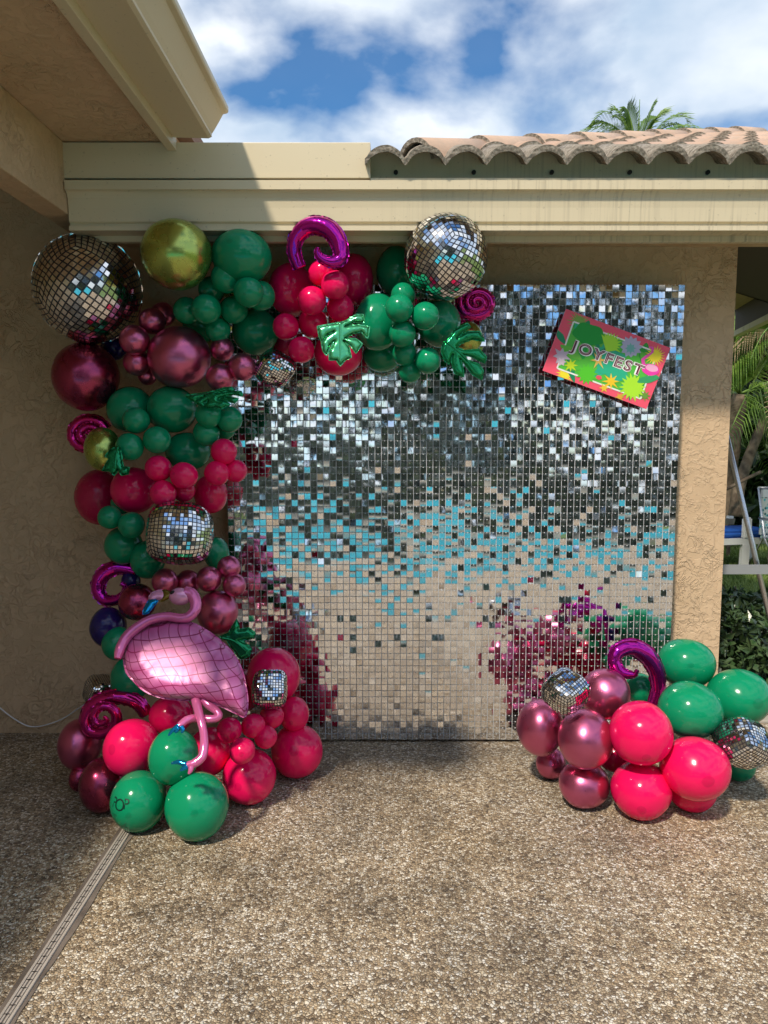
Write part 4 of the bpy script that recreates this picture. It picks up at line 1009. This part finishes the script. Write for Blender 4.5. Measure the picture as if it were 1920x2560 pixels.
def frond(bm, base, az, elev, length, droop, nl=26, ll=.35, wd=.012, mi=0, hang=.5):
    d = Vector((math.cos(az), math.sin(az), 0)); pts = []
    for i in range(15):
        t = i / 14; hor = length * (math.cos(elev) * t); ver = length * (math.sin(elev) * t - droop * t * t)
        pts.append(Vector(base) + d * hor + Vector((0, 0, ver)))
    tube_bm(bm, pts, [.012 * (1 - .85 * i / 14) + .002 for i in range(15)], 5, mi)
    side = Vector((-d.y, d.x, 0))
    for i in range(nl):
        t = .12 + .88 * i / nl; f = t * 14; a = min(int(f), 13); p = pts[a].lerp(pts[a + 1], f - a); tg = (pts[a + 1] - pts[a]).normalized()
        L_ = ll * (math.sin(math.pi * min(1, t * .86 + .14)) ** .6) * random.uniform(.85, 1.1)
        for s in (-1, 1):
            dirv = (tg * .75 + side * s * .75 + Vector((0, 0, .28))).normalized(); q = dirv.cross(Vector((0, 0, 1))).normalized()
            m1 = p + dirv * L_ * .5; e = p + dirv * L_ * .95 + Vector((0, 0, -hang * L_ * random.uniform(.5, 1)))
            wv_ = Vector((0, 0, wd)) * .5 + tg * wd * .8
            v = [bm.verts.new(x) for x in (p - wv_ * .5, p + wv_ * .5, m1 + wv_, m1 - wv_, e)]
            bm.faces.new((v[0], v[1], v[2], v[3])).material_index = mi; bm.faces.new((v[3], v[2], v[4])).material_index = mi
def palm(label, base, top, rtrunk, fronds, lean=None):
    o = empty('palm_tree', base); tag(o, label, 'palm tree'); B_ = Vector(base); T2 = Vector(top) - B_
    n = 14; bm = bmesh.new(); pts = [Vector((T2.x * (i / n) ** 1.3, T2.y * (i / n) ** 1.3, T2.z * i / n)) for i in range(n + 1)]
    tube_bm(bm, pts, [rtrunk * (1.15 - .3 * i / n) * (1.06 if i % 2 else .96) for i in range(n + 1)], 10); fin('trunk', bm, ML['bark'], o)
    for (az, el, ln_, dr_, kw) in fronds:
        kw = dict(kw); m = kw.pop('m', 'palm'); bm = bmesh.new(); frond(bm, T2, az, el, ln_, dr_, **kw); fin('frond', bm, ML[m], o)
    return o
# palm above the roof
tp = W(1592, 392, 9.0)
fr_ = [(R(a), R(e), l_, dr_, dict(nl=46, ll=.40, wd=.0055, hang=.45)) for a, e, l_, dr_ in ((178, 62, 1.05, .55), (2, 58, 1.0, .50), (150, 74, .95, .45), (30, 70, .95, .42), (210, 40, 1.0, .65), (-25, 38, 1.0, .6), (168, 50, 1.05, .6), (12, 46, 1.05, .55), (190, 80, .8, .35), (-8, 78, .75, .3))]
pr = palm('palm tree crown rising behind the tiled roof', (tp.x, 9.0, -.16), tuple(tp), .09, fr_)
spear = tubeo('spear_leaf', [(0, 0, tp.z + .16), (.01, 0, tp.z + .45), (.012, 0, tp.z + .78)], [.012, .009, .003], ML['palm'], pr, 6)
# palms in the garden on the right
g1 = W(1960, 840, 8.2)
frs = [(R(185), R(12), 1.5, .55, dict(nl=40, ll=.5, wd=.02, hang=.7)), (R(200), R(-12), 1.5, .5, dict(nl=40, ll=.5, wd=.02, hang=.7)), (R(230), R(20), 1.3, .6, dict(nl=34, ll=.5, wd=.02)), (R(150), R(25), 1.4, .6, dict(nl=34, ll=.5, wd=.02)), (R(215), R(-35), 1.3, .35, dict(nl=36, ll=.4, wd=.018, hang=.8)),
       (R(195), R(18), 1.35, .95, dict(nl=36, ll=.34, wd=.02, m='dead', hang=1.)), (R(170), R(35), 1.3, 1.1, dict(nl=30, ll=.34, wd=.02, m='dead', hang=1.)), (R(240), R(-5), 1.2, .8, dict(nl=30, ll=.34, wd=.02, m='dead', hang=1.)), (R(90), R(40), 1.4, .6, dict(ll=.5, wd=.02)), (R(0), R(40), 1.4, .6, dict(ll=.5, wd=.02)), (R(300), R(30), 1.3, .6, dict(ll=.5, wd=.02))]
palm('garden palm with green and dry drooping fronds beside the wall corner', (g1.x + .3, 8.6, -.16), tuple(g1), .11, frs)
g2 = W(1850, 985, 10.4)
frs = [(R(a), R(random.uniform(-25, 55)), random.uniform(1.1, 1.6), random.uniform(.4, .8), dict(nl=36, ll=.5, wd=.022, hang=.6)) for a in range(120, 480, 28)]
palm('low bright green palm behind the blue cushioned lounger', (g2.x - .1, 10.6, -.16), tuple(g2), .12, frs)
# leaning trunks
tubeo_ = tubeo('tree_trunk', catmull([tuple(W(1838, 1290, 10.2)), tuple(W(1850, 1210, 10.2)), tuple(W(1885, 1110, 10.3)), tuple(W(1925, 1020, 10.4))], 6), [.09 - .002 * i for i in range(19)], ML['bark'], None, 9)
tag(tubeo_, 'bare slanting tree trunk in the dark garden behind the lounger', 'tree trunk')
tubeo_ = tubeo('fallen_branch', catmull([tuple(W(1805, 1228, 9.9)), tuple(W(1838, 1212, 9.9)), tuple(W(1870, 1195, 9.9)), tuple(W(1902, 1180, 9.9))], 4), .022, ML['bark'], None, 7); tag(tubeo_, 'pale thin branch across the slanting tree trunk', 'branch')
# dark backdrop of dense trees beyond the lawn: one mass
def rnd_box(x0, x1, y0, y1, z0, z1): return lambda: (random.uniform(x0, x1), random.uniform(y0, y1), random.uniform(z0, z1))
o = leafcards('tree_belt', ML['dark'], 14000, rnd_box(2.2, 11, 11.2, 13.5, -.1, 5.2), .30); kind(o, 'stuff', 'dense dark belt of garden trees beyond the lawn'); o['category'] = 'trees'
bmk = boxo('boundary_wall', 1.0, 14, 13.6, 13.8, -.2, 4.6, mat('dark_fence', (.02, .022, .016), .9)); tag(bmk, 'dark boundary fence behind the garden trees', 'fence')
# shrubs by the patio edge
for i, (cx_, cy_, rx_, h_, n_) in enumerate(((2.05, 4.35, .34, .50, 2600), (2.62, 4.75, .42, .44, 2600), (2.45, 5.25, .42, .36, 2200), (3.1, 5.4, .45, .36, 1800))):
    sh = empty('shrub', (cx_, cy_, -.05))
    tag(sh, ['leafy dark green shrub tight against the wall corner', 'leafy dark green shrub right of the wall corner shrub', 'leafy shrub behind the front shrubs by the lawn', 'outer leafy shrub by the lawn beneath the ladder bar'][i], 'shrub', 'shrubs by the patio edge')
    def fn():
        while True:
            p = Vector((random.uniform(-1, 1), random.uniform(-1, 1), random.uniform(0, 1)))
            if p.x ** 2 + p.y ** 2 + p.z ** 4 < 1.1 * (.8 + .4 * noise.noise(p * 2.2 + Vector((i * 3, 0, 0)))): return (p.x * rx_, p.y * rx_, p.z * h_ + .04)
    leafcards('foliage', ML['shrub'], n_, fn, .062, sh, 2.0)
    bm = bmesh.new()
    for q in range(6): a = q * 1.05; tube_bm(bm, [(0.02 * math.cos(a), .02 * math.sin(a), 0), (.12 * math.cos(a), .12 * math.sin(a), .2), (.2 * math.cos(a), .2 * math.sin(a), .4)], [.01, .007, .004], 5)
    fin('stems', bm, ML['bark'], sh)
# grass
gv = []; gf = []
for i in range(16000):
    y = random.uniform(5.9, 11); x = y * random.uniform(.40, .60); h = random.uniform(.03, .07); a = random.uniform(0, 6.28); b = len(gv); ddx, ddy = .006 * math.cos(a), .006 * math.sin(a)
    gv += [(x - ddx, y - ddy, -.16), (x + ddx, y + ddy, -.16), (x + random.gauss(0, .02), y + random.gauss(0, .02), -.16 + h)]; gf.append((b, b + 1, b + 2))
me = bpy.data.meshes.new('grass'); me.from_pydata(gv, [], gf); o = link('grass', me, leafmat('grass_blade', (.13, .22, .035), (.26, .33, .08), .6, 3)); kind(o, 'stuff', 'short green lawn grass beyond the shrubs'); o['category'] = 'grass'
# lounger with blue cushion
lgp = W(1905, 1372, 9.4); lo_ = empty('sun_lounger', (lgp.x + .05, 9.3, -.16)); lo_.rotation_euler = (0, 0, R(12)); tag(lo_, 'white plastic sun lounger with a blue cushion on the lawn', 'lounger')
wp = mat('white_resin', (.78, .77, .72), .45); bl = mat('blue_cushion', (.015, .12, .50), .7); k = N(bl); k.bump(k.noise(k.co(), 8, 2), .4, .03)
for y in (-.3, .26): 
    bm = bmesh.new(); box(bm, -1.9, .02, y, y + .05, .30, .37); fin('rail', bm, wp, lo_)
for x in (-1.8, -.62, -.10):
    for y in (-.305, .265):
        bm = bmesh.new(); vs = box(bm, x, x + .10, y, y + .05, .0, .30)
        for v in vs:
            if v.co.z < .1: v.co.x += .02 if x > -.3 else -.01
        fin('leg', bm, wp, lo_)
for q in range(9): bm = bmesh.new(); box(bm, -1.15 + q * .125, -1.05 + q * .125, -.25, .26, .345, .365); fin('slat', bm, wp, lo_)
bm = bmesh.new(); box(bm, -1.9, -1.15, -.28, .28, .36, .40); bmesh.ops.rotate(bm, verts=bm.verts[:], cent=(-1.15, 0, .38), matrix=Matrix.Rotation(R(38), 3, 'Y')); fin('backrest', bm, wp, lo_)
bm = bmesh.new(); box(bm, -1.2, -.16, -.26, .24, .372, .46); bmesh.ops.bevel(bm, geom=bm.edges[:], offset=.03, segments=3, affect='EDGES'); cu_ = fin('cushion', bm, bl, lo_, None, True)
bm = bmesh.new(); box(bm, -.62, -.50, -.31, -.25, .36, .62); bmesh.ops.bevel(bm, geom=bm.edges[:], offset=.02, segments=2, affect='EDGES'); fin('armrest', bm, wp, lo_)
# folding chair with patterned sling
ch = empty('folding_chair', (4.42, 8.75, -.16)); ch.rotation_euler = (0, 0, R(14)); tag(ch, 'folding garden chair with turquoise leaf patterned sling', 'chair')
fab = mat('turquoise_print', (.1, .5, .5), .8); k = N(fab); vv = k.n('TexVoronoi', {0: k.co(), 'Scale': 26.0}, feature='F1'); sc_ = k.n('SeparateColor', {0: vv.outputs['Color']})
k.base(k.mix(k.ramp(vv.outputs['Distance'], (.25, 1.), (.55, 0.)), (.74, .76, .70), k.ramp(sc_.outputs[0], (0., (.01, .10, .09)), (.4, (.02, .36, .38)), (.7, (.10, .55, .58)), (1., (.35, .66, .55)))))
bm = bmesh.new(); box(bm, .03, .55, .10, .13, .42, .86); bk = fin('sling_back', bm, fab, ch)
bm = bmesh.new(); box(bm, .03, .55, .095, .135, .862, .95); fin('head_band', bm, M['white'], ch)
bm = bmesh.new(); box(bm, .03, .55, -.38, .10, .38, .41); fin('sling_seat', bm, fab, ch)
for x in (0.0, .58):
    tubeo('frame_post', [(x, -.30, 0), (x, .0, .40), (x, .14, .97)], .013, M['alu'], ch, 8); tubeo('rear_leg', [(x, .25, 0), (x, .02, .40), (x, -.36, .44)], .012, M['alu'], ch, 8); tubeo('armrest', [(x, .10, .62), (x, -.30, .60)], .016, M['alu'], ch, 8)
tubeo('top_bar', [(0, .14, .97), (.58, .14, .97)], .013, M['alu'], ch, 8)
# lantern post
lp0 = W(1824, 1310, 9.9); lt = empty('garden_lantern', (lp0.x, 9.9, -.16)); tag(lt, 'small grey garden lantern with white cap behind the lounger', 'lantern')
def cyl(name, r0, r1, z0, z1, m, parent, seg=18, loc=(0, 0)):
    bm = bmesh.new(); bmesh.ops.create_cone(bm, cap_ends=True, segments=seg, radius1=r0, radius2=r1, depth=z1 - z0); bmesh.ops.translate(bm, verts=bm.verts[:], vec=(loc[0], loc[1], (z0 + z1) / 2)); return fin(name, bm, m, parent)
zz_ = lp0.z + .16
cyl('post', .025, .02, 0, zz_, ML['bark'], lt); cyl('lamp_body', .055, .065, zz_, zz_ + .075, mat('grey_metal', (.22, .19, .16), .5), lt); cyl('cap', .045, .045, zz_ + .077, zz_ + .105, M['white'], lt)
# aluminium ladder frame beyond the wall corner
Pa = W(1818, 1095, 4.02); Pb = W(1921, 1532, 3.92); dpl = (Pb - Pa).normalized(); tlow = (Pb.z - .012) / -dpl.z
bot_ = Pb + dpl * tlow
ld = empty('ladder', bot_); tag(ld, 'silver aluminium ladder leaning behind the wall corner', 'ladder')
o3 = Vector((.62, .12, 0))
for off in (Vector((0, 0, 0)), o3):
    q_ = tubeo('rail', [tuple(Pa + off - dpl * .35 - bot_), tuple(bot_ + off - bot_)], .0135, M['alu'], ld, 16); cyl_ = cyl('foot', .018, .018, -.012, .02, M['black'], ld, 12, (off.x, off.y))
gm = mat('grey_bar', (.34, .36, .37), .45, .3)
c1 = W(1796, 1424, 3.86) - bot_; c2 = W(1990, 1424, 3.86) - bot_
bm = bmesh.new(); box(bm, c1.x - .25, c2.x + .3, c1.y - .006, c1.y + .02, c1.z - .023, c1.z + .023); fin('crossbar', bm, gm, ld)
# ------------------------------------------------------------------ behind the photographer: hedge and trees that the mirrors show
for i in range(9):
    x = -11 + i * 2.7; tr_ = empty('hedge_shrub', (x, -12.0 + .4 * (i % 2), -.16)); tag(tr_, 'tall clipped hedge shrub beyond the pool', 'hedge', 'hedge beyond the pool')
    h = 2.0 + .4 * (i % 3)
    leafcards('foliage', ML['hedge'], 2400, (lambda h=h: (random.uniform(-1.4, 1.4), random.uniform(-.6, .6), random.uniform(0, h))), .28, tr_)
for i, (x, y, h, r_) in enumerate(((-8, -15, 7.5, 2.6), (-3.6, -16, 8.5, 2.8), (.8, -14.5, 6.5, 2.2), (4.6, -16, 8, 2.8), (9, -15, 7, 2.6))):
    t = empty('garden_tree', (x, y, -.16)); tag(t, 'broad leafy tree behind the hedge beyond the pool', 'tree', 'trees beyond the pool')
    bm = bmesh.new(); tube_bm(bm, [(0, 0, 0), (.1, 0, h * .35), (.0, .1, h * .75)], [.22, .17, .08], 9)
    for q in range(5): a = q * 1.3; tube_bm(bm, [(.05, 0, h * .35), (.7 * math.cos(a), .7 * math.sin(a), h * .55), (1.4 * math.cos(a), 1.4 * math.sin(a), h * .72)], [.1, .06, .03], 6)
    fin('trunk', bm, ML['bark'], t)
    cl_ = [(random.gauss(0, r_ * .42), random.gauss(0, r_ * .42), h * .72 + random.gauss(0, h * .15), random.uniform(.8, 1.4)) for _ in range(22)]
    def fn():
        c_ = random.choice(cl_); d_ = Vector((random.gauss(0, 1), random.gauss(0, 1), random.gauss(0, 1))).normalized() * c_[3] * random.random() ** .4; return (c_[0] + d_.x, c_[1] + d_.y, c_[2] + d_.z)
    leafcards('crown', ML['hedge'], 3300, fn, .40, t)
